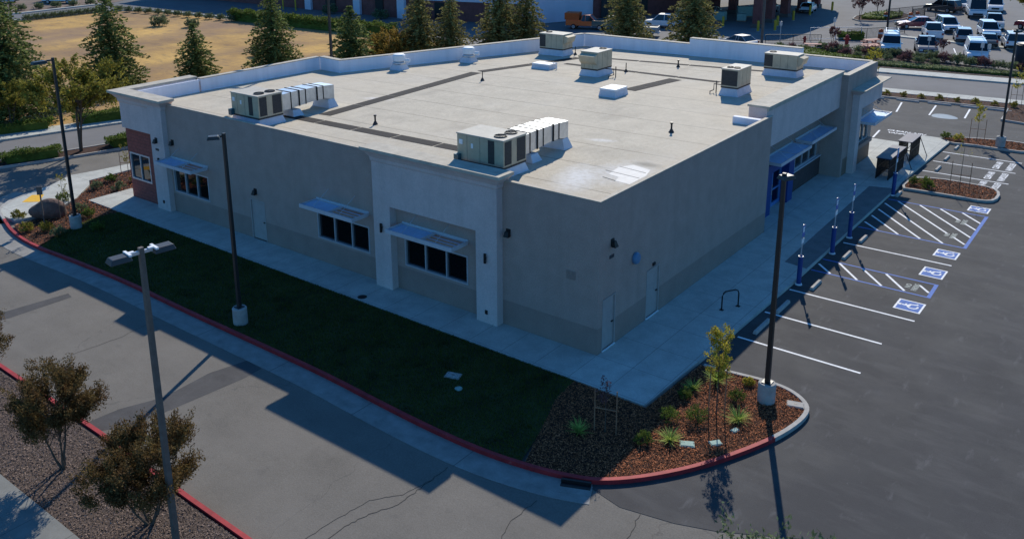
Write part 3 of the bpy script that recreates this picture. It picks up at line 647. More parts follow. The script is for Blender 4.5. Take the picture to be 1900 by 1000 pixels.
MB().box(-32.25, -31.45, .33, 4.85, 6.45, 6.58).build('cornice_cap', M['slab'], B)
mb = MB().box(-32.0, -31.5, .3, 4.75, 6.302, 6.448).box(-31.195, -31.10, .3, 4.7, 5.4, 6.44).box(-31.2, -27.5, .24, .42, 5.5, 6.44); mb.build('parapet', M['parapet'], B)
# roof deck and parapets
rz = lambda x, y: 6.1+.012*x-.010*y
rp = [(-.2, .2), (-.2, 16.4), (-1.1, 16.5), (-1.1, 28), (-.2, 28), (-.2, 33.5), (-21.9, 33.6), (-28.9, 14.2), (-31.1, 14.3), (-31.25, 4.6), (-31.3, .35), (-27.5, .25)]
MB().poly([(p[0], p[1], rz(*p)) for p in rp][::-1]).build('roof', M['roof'], B)
if B.children[-1].data.polygons[0].normal.z < 0: pass
for ch in B.children:
    if ch.name.startswith('roof') and ch.data.polygons[0].normal.z < 0: ch.data.flip_normals()
par = MB(); cop = MB()
def pline(a, b, zt, t=.35, zb=5.2, ext=0):
    dx, dy = b[0]-a[0], b[1]-a[1]; L = math.hypot(dx, dy); nx, ny = -dy/L, dx/L     # outside is to the left
    ex, ey = dx/L*ext, dy/L*ext
    par.prism([(a[0], a[1]), (b[0], b[1]), (b[0]+nx*t, b[1]+ny*t), (a[0]+nx*t, a[1]+ny*t)], zb, zt)
    cop.prism([(a[0]-ex-nx*.03, a[1]-ey-ny*.03), (b[0]+ex-nx*.03, b[1]+ey-ny*.03), (b[0]+ex+nx*(t+.03), b[1]+ey+ny*(t+.03)), (a[0]-ex+nx*(t+.03), a[1]-ey+ny*(t+.03))], zt+.001, zt+.05)
pline((-31.15, 4.86), (-31.05, 14.35), 6.44, ext=.0)
pline((-31.05, 14.36), (-28.85, 14.12), 6.445)
pline((-28.85, 14.13), (-21.75, 33.45), 6.44)
pline((-21.75, 33.46), (-12.8, 33.46), 6.445)
pline((-12.79, 33.40), (-4.7, 33.40), 6.86, t=.42)
pline((-4.69, 33.46), (-.2, 33.46), 6.435)
cop.prism([(-.235, 33.46), (-.235, 27.9), (.13, 27.9), (.13, 33.46)], 6.431, 6.48); par.prism([(-.235, 33.44), (-.235, 28.0), (-.203, 28.0), (-.203, 33.44)], 5.2, 6.42); cop.prism([(-1.65, 27.9), (-.236, 27.9), (-.236, 28.3), (-1.65, 28.3)], 6.431, 6.48)
for o_, nm, mm in ((par, 'parapet', 'parapet'), (cop, 'coping', 'coping')): recalc(o_.build(nm, M[mm], B))
# lower outer walls behind (left and back faces)
mb = MB(); mb.prism([(-31.45, 12), (-31.3, 14.5), (-29.1, 14.3), (-22, 33.8), (-13, 33.8), (-4.6, 33.84), (-.2, 33.8), (-.5, 33.4), (-21.8, 33.4), (-28.8, 14.1), (-31, 14.0), (-31, 12)], .1, 5.3)
recalc(mb.build('wall', M['tan'], B))
MB().box(-31.81, -31.2, 4.9, 12.0, 4.401, 5.4).build('wall', M['tan'], B)
# entrance recess
mb = MB().box(-1.25, -.3, 16.36, 27.95, 4.45, 6.6); mb.build('frieze', M['white_st'], B)
mb = MB().box(-1.32, -.17, 16.3, 28.0, 6.602, 6.70).box(-.3, -.22, 16.33, 27.97, 6.45, 6.60); mb.build('cornice_cap', M['slab'], B)
WS = (22.6, 27.4, 1.4, 2.85)
mb = MB(); wall(mb, 'y', 16.36, 28.3, -1.5, -1.25, 1.36, 4.45, [WS, (17.6, 22.3, .1, 3.0)]); mb.build('storefront_wall', M['tan_dark'], B)
mb = MB(); wall(mb, 'y', 16.36, 28.3, -1.5, -1.25, .1, 1.36, [(17.6, 22.3, .1, 3.0)]); mb.build('brick_base', M['brick_dk'], B); MB().box(-1.25, -1.15, 22.32, 27.94, .1, 1.36).build('brick_base', M['brick_dk'], B)
MB().box(-1.26, -1.08, 22.35, 27.9, 1.362, 1.43).build('sill', M['white_metal'], B)
window('y', 22.6, 27.4, 1.43, 2.85, -1.25, .12, 4, sgn=1)
mb = MB(); wall(mb, 'y', 17.6, 22.3, -1.5, -.75, .12, 3.0, [(19.0, 21.5, .1, 2.5)])
for i in range(9):   # curved underside of the portal
    a0, a1 = R(i*20), R(i*20+20)
mb.build('entrance_portal', M['blue'], B)
mb = MB(); y0, y1 = 19.0, 21.5
for (p, q, r, u) in ((y0, y0+.12, .15, 2.5), (y1-.12, y1, .15, 2.5), (y0+.12, y1-.12, 2.34, 2.5), (y0+.12, y1-.12, .15, .35), (y0+.12, y1-.12, 1.1, 1.18), ((y0+y1)/2-.05, (y0+y1)/2+.05, .35, 2.34)): mb.box(-1.3, -1.18, p, q, r, u)
d = mb.build('entrance_door', mat('door_blue', (.10, .22, .48), .5, .05, 4), B)
MB().box(-1.27, -1.24, y0+.02, y1-.02, .17, 2.48).build('pane', M['glass'], d)
MB().box(-1.18, -1.12, (y0+y1)/2-.16, (y0+y1)/2-.12, .9, 1.5).build('handle', M['alum'], d)
awning('y', 18.4, 23.0, 3.25, -1.25, 1.15, 1, solid=True); awning('y', 23.5, 27.75, 3.3, -1.25, 1.0, 1, split=.97)
# right end tower
mb = MB(); mb.box(-1.6, .1, 27.95, 28.25, .12, 6.43); wall(mb, 'y', 28.25, 33.8, -.2+.0, .1, ZW, 6.43, [(30.1, 33.0, 1.62, 3.15)]); mb.build('tower_wall', M['tan'], B)
mb = MB(); wall(mb, 'y', 28.25, 33.8, -.2, .1, .12, ZW); mb.build('wainscot', mat('stucco_brown', (.24, .17, .12), .95, .06, 1.2, fine=.05), B)
window('y', 30.1, 33.0, 1.62, 3.15, .1, .12, 3, sgn=1)
MB().box(.101, .5, 29.15, 29.85, .12, 4.15).box(.101, .5, 29.15, 33.95, 4.15, 5.1).build('surround', M['white_st'], B)
mb = MB().frustum((.1, .5, 29.15, 33.95, 5.1), (.1, .85, 28.85, 34.25, 5.38)); o = mb.build('cornice', M['white_st'], B)
MB().box(.1, .9, 28.8, 34.3, 5.382, 5.45).build('cornice_cap', M['slab'], o)
awning('y', 30.2, 33.95, 3.25, .1, 1.15, 1, split=.97)
MB().box(.1, .35, 30.0, 33.3, 1.36, 1.6).build('sill', M['tan_dark'], B)
# awnings on the front
awning('x', -15.45, -11.95, 3.32, 0, 1.1); awning('x', -9.9, -6.2, 3.32, 0, 1.1); awning('x', -27.35, -24.0, 3.32, 0, 1.1)
# wall fittings
def wallpack(x, y, z, ax):
    mb = MB()
    if ax == 'y': mb.box(x-.10, x+.10, y-.04, y, z-.14, z+.14); mb.frustum((x-.12, x+.12, y-.22, y-.04, z-.16), (x-.08, x+.08, y-.14, y-.04, z+.06))
    else: mb.box(x, x+.04, y-.10, y+.10, z-.14, z+.14); mb.frustum((x+.04, x+.22, y-.12, y+.12, z-.16), (x+.04, x+.14, y-.08, y+.08, z+.06))
    mb.build('wall_light', M['black'], B)
for x, z in ((-27.1, 4.19), (-4.15, 4.18), (-20.1, 2.75)): wallpack(x, 0, z, 'y')
wallpack(-28.2, -.3, 4.2, 'y'); wallpack(0, .91, 4.45, 'x')
def upl(x, y, z): MB().tube([(x, y-.08, z-.2), (x, y-.08, z+.2)], .055, 10).box(x-.03, x+.03, y-.04, y, z-.05, z+.05).build('cylinder_light', M['black'], B)
upl(-10.8, -.38, 3.0); upl(-5.0, -.38, 3.0); upl(-28.1, -.3, 3.0)
for x, y in ((-5.0, -.38), (-28.1, -.3)): MB().box(x-.06, x+.06, y-.04, y, .55, .72).build('hose_box', M['black'], B)
MB().box(0, .02, .74, 1.06, 3.82, 3.95).build('number_plate', M['plate'], B); MB().box(-28.35, -28.05, -.32, -.3, 3.6, 3.72).build('number_plate', M['plate'], B)
mb = MB().lathe([(.03, 0), (.24, .02), (.24, .10), (.20, .16), (.03, .18)], seg=20); o = mb.build('alarm_bell', mat('bell_blue', (.10, .22, .36), .4, .05, 4), B); o.rotation_euler = (0, R(90), 0); o.location = (0, 2.7, 3.23)
MB().box(0, .05, 4.2, 4.4, 2.38, 2.5).build('door_light', M['black'], B)
mb = MB(); mb.box(-1.42, -1.02, -.02, 0, 2.95, 3.3)
for i in range(5): mb.box(-1.38, -1.06, -.035, -.02, 3.0+i*.06, 3.02+i*.06)
mb.build('wall_vent', M['tan_dark'], B)

# ================================================================== ROOF EQUIPMENT
def coil(mb, f, x0, x1, y, z0, z1):
    pass
def rtu(x0, x1, y0, y1, hc, hb, lab, coilface, fans, hood=None, fandir='x', group='packaged air conditioners on the roof'):
    zb = rz((x0+x1)/2, (y0+y1)/2); cx, cy = (x0+x1)/2, (y0+y1)/2; w, d = (x1-x0)/2, (y1-y0)/2
    t = thing('air_conditioner', lab, 'air conditioner', (cx, cy, zb), 0, group)
    MB().frustum((-w-.10, w+.10, -d-.10, d+.10, -.05), (-w+.04, w-.04, -d+.04, d-.04, hc)).build('curb', M['curb'], t)
    MB().box(-w, w, -d, d, hc, hc+.08).build('base_rail', M['coil'], t)
    MB().box(-w, w, -d, d, hc+.082, hc+hb-.05).build('cabinet', M['hvac'], t, bevel=.012)
    MB().box(-w-.03, w+.03, -d-.03, d+.03, hc+hb-.049, hc+hb).build('top_panel', M['hvac_top'], t, bevel=.01)
    z0, z1 = hc+.16, hc+hb-.1
    for (fc, p, q) in coilface:       # face, from, to
        mb = MB()
        if fc == 'y-': mb.box(p, q, -d-.012, -d, z0, z1)
        elif fc == 'x+': mb.box(w, w+.012, p, q, z0, z1)
        else: mb.box(-w-.012, -w, p, q, z0, z1)
        mb.build('coil_panel', M['coil'], t)
    for (fx, fy, r) in fans:
        mb = MB().lathe([(r, hc+hb+.002), (r, hc+hb+.05), (r-.04, hc+hb+.05), (r-.05, hc+hb+.012), (.05, hc+hb+.02)], (fx, fy), 24); f = mb.build('fan_guard', M['black'], t)
        mb = MB()
        for a in range(12): mb.tube([(fx, fy, hc+hb+.055), (fx+(r-.02)*math.cos(a*math.pi/6), fy+(r-.02)*math.sin(a*math.pi/6), hc+hb+.055)], .006, 4)
        mb.build('fan_wires', M['coil'], f)
    if hood:
        mb = MB(); s = hood[0]
        if s == 'x+':
            a, b = hood[1:]; zt = hc+hb-.08; n = len(mb.v)
            mb.v += [(w, a, zt), (w, b, zt), (w+.38, b, zt-.10), (w+.38, a, zt-.10), (w, a, zt-.65), (w, b, zt-.65), (w+.26, b, zt-.5), (w+.26, a, zt-.5)]
        elif s == 'y-':
            a, b = hood[1:]; zt = hc+hb-.12; n = len(mb.v)
            mb.v += [(b, -d, zt), (a, -d, zt), (a, -d-.38, zt-.12), (b, -d-.38, zt-.12), (b, -d, zt-.7), (a, -d, zt-.7), (a, -d-.22, zt-.5), (b, -d-.22, zt-.5)]
        mb.f += [tuple(n+i for i in q) for q in ((0, 1, 2, 3), (7, 6, 5, 4), (0, 3, 7, 4), (1, 5, 6, 2), (3, 2, 6, 7), (0, 4, 5, 1))]
        recalc(mb.build('intake_hood', M['hvac'], t))
    # door seams, latches and data plates on the panel side
    mb = MB()
    for i, fr in enumerate((.22, .5, .72)): mb.box(-w+2*w*fr-.006, -w+2*w*fr+.006, -d-.004, -d, hc+.1, hc+hb-.06) if not any(c[0] == 'y-' and c[1] < -w+2*w*fr < c[2] for c in coilface) else None
    for fr in (.33, .66): mb.box(w, w+.004, -d+2*d*fr-.006, -d+2*d*fr+.006, hc+.1, hc+hb-.06)
    mb.build('panel_seam', M['coil'], t)
    return t, zb, hc, hb, w, d
def duct(x0, x1, ys, zs, zb, lab, curbs):
    t = thing('air_duct', lab, 'air duct', ((x0+x1)/2, ys[0], zb), 0, 'galvanised roof ducts'); w = (x1-x0)/2
    for i in range(len(ys)-1):
        a, b = ys[i]-ys[0], ys[i+1]-ys[0]; (l0, h0), (l1, h1) = zs[i], zs[i+1]; e = .03 if i % 2 else 0; sh = -.045*a; sh2 = -.045*b
        mb = MB(); n = 0
        mb.v += [(-w+e+sh, a, l0), (w-e+sh, a, l0), (w-e+sh2, b, l1), (-w+e+sh2, b, l1), (-w+e+sh, a, h0), (w-e+sh, a, h0), (w-e+sh2, b, h1), (-w+e+sh2, b, h1)]
        mb.f += [(0, 3, 2, 1), (4, 5, 6, 7), (0, 1, 5, 4), (1, 2, 6, 5), (2, 3, 7, 6), (3, 0, 4, 7)]
        recalc(mb.build('duct_section', M['galv'], t))
    for i in range(1, len(ys)-1):
        a = ys[i]-ys[0]; l, h = zs[i]; sh = -.045*a; MB().box(-w-.02+sh, w+.02+sh, a-.025, a+.025, l-.02, h+.025).build('flange', M['black'], t)
    for a0, a1, h in curbs:
        s0 = -.045*a0; MB().frustum((-w-.10+s0, w+.16+s0, a0-.1, a1+.14, -.05), (-w+.02+s0, w-.02+s0, a0, a1, h)).build('support_curb', M['curb'], t)
for (x0, x1, y0, nm, nd) in ((-22.65, -20.45, .85, 'large beige rooftop unit with two fans, left of the roof beside the front edge', 'silver duct with dark flanges running back from the left rooftop unit'),
                             (-7.35, -4.95, .75, 'large beige rooftop unit with two fans, behind the centre cornice', 'bright silver duct with dark flanges running back from the rooftop unit behind the centre cornice')):
    t, zb, hc, hb, w, d = rtu(x0, x1, y0, y0+1.55, .38, 1.22, nm, [('y-', (x1-x0)/2-.78, (x1-x0)/2-.46), ('x+', -.70, -.25), ('x+', .12, .70)], [((x1-x0)/2-.50, -.30, .27), ((x1-x0)/2-.50, .40, .27)])
    # corner is rounded with a fin panel between the coils
    MB().box(-w+.12, -w+.30, -d-.02, -d, hc+.75, hc+.95).box(-w+.75, -w+.85, -d-.02, -d, hc+.65, hc+.85).build('data_plate', M['whitep'], t)
    MB().box(-w-.02, -w+.22, -d-.22, -d-.02, hc+.02, hc+.34).build('disconnect_box', mat('box_teal', (.04, .10, .12), .5, .1, 3), t)
    MB().tube([(-w-.25, -d-.3, -.05), (-w-.25, -d-.3, .3), (-w-.02, -d-.12, .3)], .025, 6).build('conduit', M['coil'], t)
    duct(x1-1.60, x1-.45, [y0+1.6, y0+2.5, y0+3.1, y0+3.55, y0+4.4, y0+4.85, y0+5.7], [(.45, 1.30), (.45, 1.32), (.5, 1.32), (.52, 1.30), (.55, 1.28), (.55, 1.25), (.35, 1.18)], zb, nd, [(1.0, 1.5, .32), (3.6, 4.05, .42)])
rtu(-22.3, -20.25, 28.15, 29.45, .45, 1.15, 'small beige rooftop unit near the far roof corner, fan at its left end', [('y-', -1.02, -.5)], [(-.62, 0, .25)], ('x+', -.55, .5))
rtu(-15.0, -13.75, 22.3, 24.1, .42, 1.18, 'beige rooftop unit in the middle of the roof with an intake hood facing front', [], [(.1, .62, .24)], ('y-', -.6, .6))
rtu(-4.95, -3.95, 21.25, 23.1, .45, 1.12, 'beige rooftop unit with dark coil face and two fans, near the right roof edge', [('y-', -.47, .46)], [(-.18, -.45, .20), (.22, -.45, .20)], None)
rtu(-5.45, -3.35, 28.85, 30.0, .42, 1.0, 'beige rooftop unit with a dark left end, before the tall white parapet', [('y-', -1.04, -.5)], [(-.72, 0, .22)], ('x+', -.5, .4))
def hatch(x0, x1, y0, y1, h, lab, extra=False):
    z = rz((x0+x1)/2, (y0+y1)/2); t = thing('roof_hatch', lab, 'roof hatch', ((x0+x1)/2, (y0+y1)/2, z), 0, 'white roof hatches'); w, d = (x1-x0)/2, (y1-y0)/2
    MB().frustum((-w-.08, w+.08, -d-.08, d+.08, -.05), (-w, w, -d, d, h-.1)).build('curb', M['curb'], t)
    MB().box(-w-.03, w+.03, -d-.03, d+.03, h-.098, h).build('lid', M['whitep'], t, bevel=.02)
    if extra: MB().tube([(w+.06, 0, 0), (w+.06, 0, h+.1), (w+.35, 0, h+.1), (w+.35, 0, 0)], .03, 6).build('rail', M['whitep'], t)
hatch(-10.45, -9.45, 17.2, 18.5, .48, 'white boxed hatch in the middle right of the roof'); hatch(-19.2, -17.85, 22.85, 23.7, .36, 'low white hatch left of the middle rooftop unit', True)
for x, y, l in ((-26.5, 17.45, 'white round exhaust fan standing left by the long parapet'), (-24.5, 22.5, 'white round exhaust fan beside four thin white pipes')):
    t = thing('exhaust_fan', l, 'exhaust fan', (x, y, rz(x, y)), 0, 'round roof exhaust fans')
    MB().frustum((-.5, .5, -.5, .5, -.05), (-.34, .34, -.34, .34, .38)).build('curb', M['curb'], t)
    MB().lathe([(.36, .38), (.46, .42), (.46, .52), (.34, .56)], seg=24).build('collar', M['galv'], t, True)
    MB().lathe([(.30, .56), (.42, .60), (.43, .98), (.36, 1.05), (.1, 1.08)], seg=24).build('fan_cap', M['whitep'], t)
    MB().tube([(.4, .2, .62), (.72, .3, .62)], .12, 10).build('motor_cover', M['whitep'], t)
for i, y in enumerate((22.6, 23.0, 23.4, 23.8)):
    tag(MB().lathe([(.10, -.05), (.05, .10), (.045, .62), (.0451, .63)], seg=10).build('vent_pipe', M['whitep']), ['thin white vent pipe, leftmost of four by the long parapet', 'thin white vent pipe, second from left of four', 'thin white vent pipe, third from left of four', 'thin white vent pipe, rightmost of four, next to the round fan'][i], 'vent pipe', 'row of white vent pipes').location = (-27.5+.03*i, y, rz(-27.5, y))
for i, (x, y) in enumerate(((-16.05, 4.65), (-19.1, 17.25), (-3.1, 11.6), (-19.9, 29.3), (-11.2, 28.5), (-13.2, 25.0))):
    t = thing('vent_stack', ['dark vent stack on the open roof between the two large units', 'slim vent stack beside the long dark roof path', 'dark vent stack alone near the right roof edge', 'slim vent stack right of the far corner rooftop unit', 'dark vent stack on the far thin roof path', 'short vent stack behind the middle rooftop unit'][i], 'vent stack', (x, y, rz(x, y)), 0, 'vent stacks on the roof')
    MB().lathe([(.16, -.05), (.13, .03), (.06, .16), (.055, .18)], seg=12).build('flashing', M['coil'], t)
    MB().lathe([(.045, .1), (.045, .42), (.075, .43), (.075, .5)] if i in (0, 2, 4) else [(.03, .1), (.03, .55), (.02, .62)], seg=10).build('pipe', M['black'], t)
for lab, pts in (('small black and brass gas pipes beside the middle rooftop unit', [(-13.55, 22.9), (-12.9, 22.9), (-12.9, 22.3)]), ('small gas pipes left of the rooftop unit near the right roof edge', [(-5.0, 21.8), (-5.6, 21.8), (-5.6, 21.3)])):
    z = rz(*pts[0]); mb = MB().tube([(*pts[0], z+.5), (*pts[1], z+.5), (*pts[1], z+.15), (*pts[2], z+.15), (*pts[2], z-.02)], .03, 8).tube([(pts[1][0]+.15, pts[1][1], z), (pts[1][0]+.15, pts[1][1], z+.7)], .03, 6)
    tag(mb.build('gas_pipe', M['coil']), lab, 'gas pipe', 'gas pipes on the roof')
# walkway pads: dark strips with pale seams
pads = []
def padrun(a, b, w, n, lab):
    dx, dy = b[0]-a[0], b[1]-a[1]; L = math.hypot(dx, dy); ux, uy = dx/L, dy/L; nx, ny = -uy*w/2, ux*w/2; mb = MB()
    for i in range(n):
        s, e = L*i/n+.05, L*(i+1)/n-.05; q = [(a[0]+ux*s+nx, a[1]+uy*s+ny), (a[0]+ux*e+nx, a[1]+uy*e+ny), (a[0]+ux*e-nx, a[1]+uy*e-ny), (a[0]+ux*s-nx, a[1]+uy*s-ny)]
        mb.prism(q, 0, 0); k = len(mb.v)-8
        mb.v[k:k+8] = [(p[0], p[1], rz(p[0], p[1])+(.004 if j < 4 else .014)) for j, p in enumerate([mb.v[k+j][:2] for j in range(8)])]
    tag(recalc(mb.build('walkway_pad', M['pad'])), lab, 'roof path', 'dark walkway pads on the roof')
padrun((-21.6, 3.45), (-8.0, 3.35), .72, 5, 'dark roof path running along the front between the two large units')
padrun((-19.85, 4.6), (-21.3, 19.4), .82, 5, 'dark roof path running straight back from the front path')
padrun((-21.3, 19.75), (-18.9, 28.3), .72, 4, 'dark roof path bending towards the far roof corner')
padrun((-18.3, 29.0), (-3.6, 30.3), .42, 4, 'thin dark roof path farthest back along the back parapet')
padrun((-18.4, 25.6), (-6.6, 24.95), .45, 4, 'thin dark roof path passing behind the middle rooftop unit')
padrun((-9.95, 19.6), (-9.3, 24.4), .9, 3, 'short dark roof path behind the white boxed hatch')
q = [(-2.1, 4.9), (-1.75, 5.55), (-.8, 5.25), (-.55, 4.4), (-.5, 3.0), (-1.2, 3.1), (-1.35, 3.6), (-1.9, 3.75)]
tag(MB().poly([(p[0], p[1], rz(*p)+.005) for p in q][::-1]).build('roof_patch', M['repair']), 'bright white repaired patch on the roof near the front right corner', 'roof patch')
for a, b in (((-2.3, 4.2), (-.6, 3.95)), ((-2.1, 5.0), (-.75, 4.75)), ((-1.9, 3.3), (-1.2, 3.1))):
    o = line(a, b, .03, M['pad'], 6.1, 'roof_seam'); 
    for v_ in o.data.vertices: v_.co.z = rz(v_.co.x, v_.co.y)+.009
m_sp = mat('roof_splash', (.62, .62, .64), .9, .1, 2); 
for o in COL.objects:
    if o.name.startswith(('roof_stain', 'roof_patch', 'roof_seam')) and o.data.polygons[0].normal.z < 0: o.data.flip_normals()

# ================================================================== STREET FURNITURE
def light_pole(x, y, z, H, lab, heads, mt='dark_metal', base=True, arm=.35, hl=.75, r=.075, square=False, group='parking lot light poles'):
    t = thing('light_pole', lab, 'light pole', (x, y, z), 0, group)
    if base:
        MB().lathe([(.30, -.05), (.30, .68), (.27, .72)], seg=24).build('concrete_base', M['kerb'], t)
        MB().box(-.16, .16, -.16, .16, .722, .75).build('base_plate', M[mt], t)
    zb = .75 if base else 0
    if square: MB().frustum((-r*1.25, r*1.25, -r*1.25, r*1.25, zb), (-r*.95, r*.95, -r*.95, r*.95, H)).build('pole', M[mt], t)
    else: MB().frustum((-r, r, -r, r, zb), (-r*.8, r*.8, -r*.8, r*.8, H)).build('pole', M[mt], t, bevel=.012)
    for a in heads:
        dx, dy = math.cos(R(a)), math.sin(R(a))
        if arm > .05: MB().box(0, arm, -.035, .035, H-.16, H-.08).build('arm', M[mt if mt != 'pole_br' else 'alum'], t).rotation_euler[2] = R(a)
        h = MB().frustum((arm, arm+hl, -.19, .19, H-.22), (arm+.05, arm+hl-.06, -.15, .15, H-.08)); o = h.build('lamp_head', M[mt if mt != 'pole_br' else 'head_grey'], t, bevel=.02); o.rotation_euler[2] = R(a)
        g = MB().box(arm+.1, arm+hl-.1, -.13, .13, H-.235, H-.222).build('lens', M['alum'], o)
        if mt == 'pole_br': MB().box(arm+.02, arm+.09, -.19, .19, H-.10, H-.05).box(arm-.1, arm+.02, -.05, .05, H-.09, H-.05).build('bracket', M['whitep'], t).rotation_euler[2] = R(a)
    return t
M['head_grey'] = mat('head_grey', (.05, .05, .055), .5, .1, 4)
light_pole(-29.55, -4.75, .1, 9.2, 'tall dark light pole with one head, standing in the mulch bed at far left', [-90])
light_pole(-13.15, -6.45, .1, 8.1, 'dark light pole with a small head on a concrete base in the front lawn', [-126], arm=.15, hl=.5)
light_pole(6.25, .85, .1, 8.2, 'dark flat headed light pole on a round base in the corner mulch bed', [62], arm=-.15, hl=.5, r=.08)
light_pole(6.5, 41.5, .1, 8.0, 'slim dark light pole on the far island by the right edge', [62], arm=-.15, hl=.5)
light_pole(-3.45, -15.9, .05, 8.75, 'brown square light pole with two heads, in the grey mulch in the foreground', [-98, 82], 'pole_br', False, .28, .55, .060, True, 'parking lot light poles')
light_pole(-35.9, 19.8, 0, 15.1, 'tall dark light pole cut by the top of the picture, behind the left parapet', [200], base=False, hl=1.0, r=.09)
light_pole(-12.3, 83.5, 0, 11, 'thin black light pole among the cars, cut by the top of the picture', [90], 'black', False, r=.10)
light_pole(-23.6, 74.9, 0, 10.5, 'brown lot pole standing in front of the dark canopy', [90], 'pole_br', False, .35, .65, .10, True)
light_pole(-118, 33, 0, 11, 'thin pole at the far left by the field', [90], 'pole_br', False, r=.09)
bl = ['nearest blue bollard with a sign on a thin post, beside the walkway edge', 'second blue bollard with a sign, at the far end of the narrow hatched aisle', 'third blue bollard with a sign, at the near end of the wide hatched aisle', 'farthest blue bollard with a sign, in front of the dark cart shelters']
for i, (x, y) in enumerate(((3.62, 11.3), (3.62, 15.85), (3.62, 18.5), (3.52, 26.8))):
    t = thing('sign_bollard', bl[i], 'bollard', (x, y, .0), 0, 'blue bollards with parking signs')
    MB().lathe([(.105, 0), (.105, 1.34), (.10, 1.36), (.04, 1.42)], seg=18).build('bollard', M['blue'], t)
    MB().lathe([(.106, 1.335), (.109, 1.345), (.106, 1.37)], seg=18).build('cap_ring', M['alum'], t)
    MB().box(-.022, .022, -.022, .022, 1.4, 2.85).build('post', M['alum'], t)
    s = MB().box(.025, .03, -.16, .16, 2.28, 2.83).build('sign', mat('sign_blue', (.06, .14, .42), .5, .05, 4), t); MB().box(.0305, .032, -.10, .10, 2.5, 2.75).build('sign_symbol', M['stripe'], s)
    MB().box(.025, .03, -.15, .15, 1.98, 2.2).build('sign', M['whitep'], t)
    MB().lathe([(.16, .0), (.14, .05), (.106, .06)], seg=16).build('collar', M['stripe'], t)
t = thing('bike_rack', 'black inverted U bike rack on the shaded walkway', 'bike rack', (0, 0, 0))
p = [(2.1, 6.5, .15)]+[(2.1, 6.5, .75), (2.12, 6.56, .88), (2.16, 6.66, .94)]+[(2.42, 7.1, .94), (2.47, 7.2, .88), (2.5, 7.25, .75), (2.5, 7.25, .15)]
MB().tube([(a[0]-.15*(0), a[1], a[2]) for a in p], .03, 10).build('hoop', M['black'], t); MB().box(2.02, 2.18, 6.42, 6.58, .151, .165).box(2.42, 2.58, 7.17, 7.33, .151, .165).build('foot_plate', M['black'], t)
def shelter(x0, x1, y0, y1, h, lab):
    t = thing('cart_shelter', lab, 'cart shelter', (x0, y0, .15), 0, 'dark framed cart shelters'); w, d = x1-x0, y1-y0
    mb = MB()
    for x in (0, w):
        for i in range(4): y = d*i/3; mb.box(x-.025, x+.025, y-.025, y+.025, 0, h)
        mb.box(x-.025, x+.025, .025, d-.025, 0, .05); mb.box(x-.025, x+.025, .025, d-.025, h*.55, h*.55+.05)
    mb.box(0, w, -.025, .025, h*.55, h*.55+.04); mb.build('frame', M['black'], t)
    MB().box(-.08, w+.08, -.1, d+.1, h+.001, h+.06).build('roof', mat('shelter_roof', (.05, .045, .085), .55, .1, 3, spec=.25), t, bevel=.015)
    for x in (0, w):
        mb = MB()
        for i in range(int(d/.06)): mb.box(x-.008, x+.008, i*.06+.04, i*.06+.062, .05, h)
        mb.build('mesh_side', M['black'], t)
    MB().tube([(w+.03, d-.1, h-.1), (w+.55, d-.1, .0)], .025, 6).tube([(0, .0, .1), (w, .0, h-.15)], .02, 6).build('brace', M['black'], t)
shelter(1.9, 2.6, 29.1, 32.4, 1.28, 'dark metal cart shelter with a flat top, the nearer of the two'); shelter(1.9, 2.6, 33.9, 36.2, 1.28, 'dark metal cart shelter with a flat top, the farther of the two')
for i, (x, y, z, s) in enumerate(((5.26, -3.15, .12, 1), (5.95, -2.55, .12, .85), (6.15, -1.5, .12, .6))):
    t = thing('utility_lid', ['pale green utility lid in the sunlit mulch, left of three', 'pale green utility lid by the sapling stakes, middle of three', 'smallest pale green utility lid under the strappy plant'][i], 'utility lid', (x, y, z), .5+i*.4, 'green utility lids')
    MB().box(-.2*s, .2*s, -.13*s, .13*s, 0, .03).build('lid', M['teal'], t, bevel=.01); MB().box(-.23*s, .23*s, -.16*s, .16*s, -.03, .012).build('rim', M['teal'], t)
for lab, x, y, r in (('grey utility box lid near the curved kerb of the corner bed', 7.15, 1.2, .3), ('grey utility lid in the dark lawn', -3.4, -4.4, .55)):
    t = thing('utility_lid', lab, 'utility lid', (x, y, .12), .3); MB().box(-.26, .26, -.17, .17, 0, .035).build('lid', M['kerb'], t, bevel=.01); MB().box(-.29, .29, -.2, .2, -.03, .015).build('rim', M['kerb'], t); MB().box(-.05, .05, -.02, .02, .036, .04).build('pull_slot', M['black'], t)
t = thing('utility_lid', 'small green round valve lid in the dark lawn', 'utility lid', (-2.65, -5.0, .12)); MB().lathe([(.14, 0), (.14, .03), (.02, .035)], seg=18).build('lid', M['teal'], t)
t = thing('manhole', 'small dark round manhole lid set in the front walkway', 'manhole', (-10.88, -1.7, .152)); MB().lathe([(.17, 0), (.17, .006), (.02, .008)], seg=24).build('lid', M['black'], t); MB().lathe([(.21, -.02), (.21, .003), (.18, .004)], seg=24).build('rim', M['coil'], t)
t = thing('storm_drain', 'dark storm drain opening in the red kerb', 'storm drain', (3.6, -7.0, 0), R(24)); MB().box(-.55, .45, -.33, .15, -.05, .012).build('grate_frame', M['gutter'], t)
MB().box(-.5, .4, -.05, .20, .013, .03).build('opening', M['black'], t); MB().box(-.5, .4, .13, .22, .0, .12).build('inlet', M['black'], t)
t = thing('sign_post', 'thin grey sign post in front of the boulder at the left corner', 'sign post', (-31.75, -5.4, .1), R(40)); MB().box(-.03, .03, -.03, .03, 0, 2.05).build('post', M['pole_br'], t); MB().box(-.15, .15, -.035, -.03, 1.6, 2.05).build('plate', M['pole_br'], t)

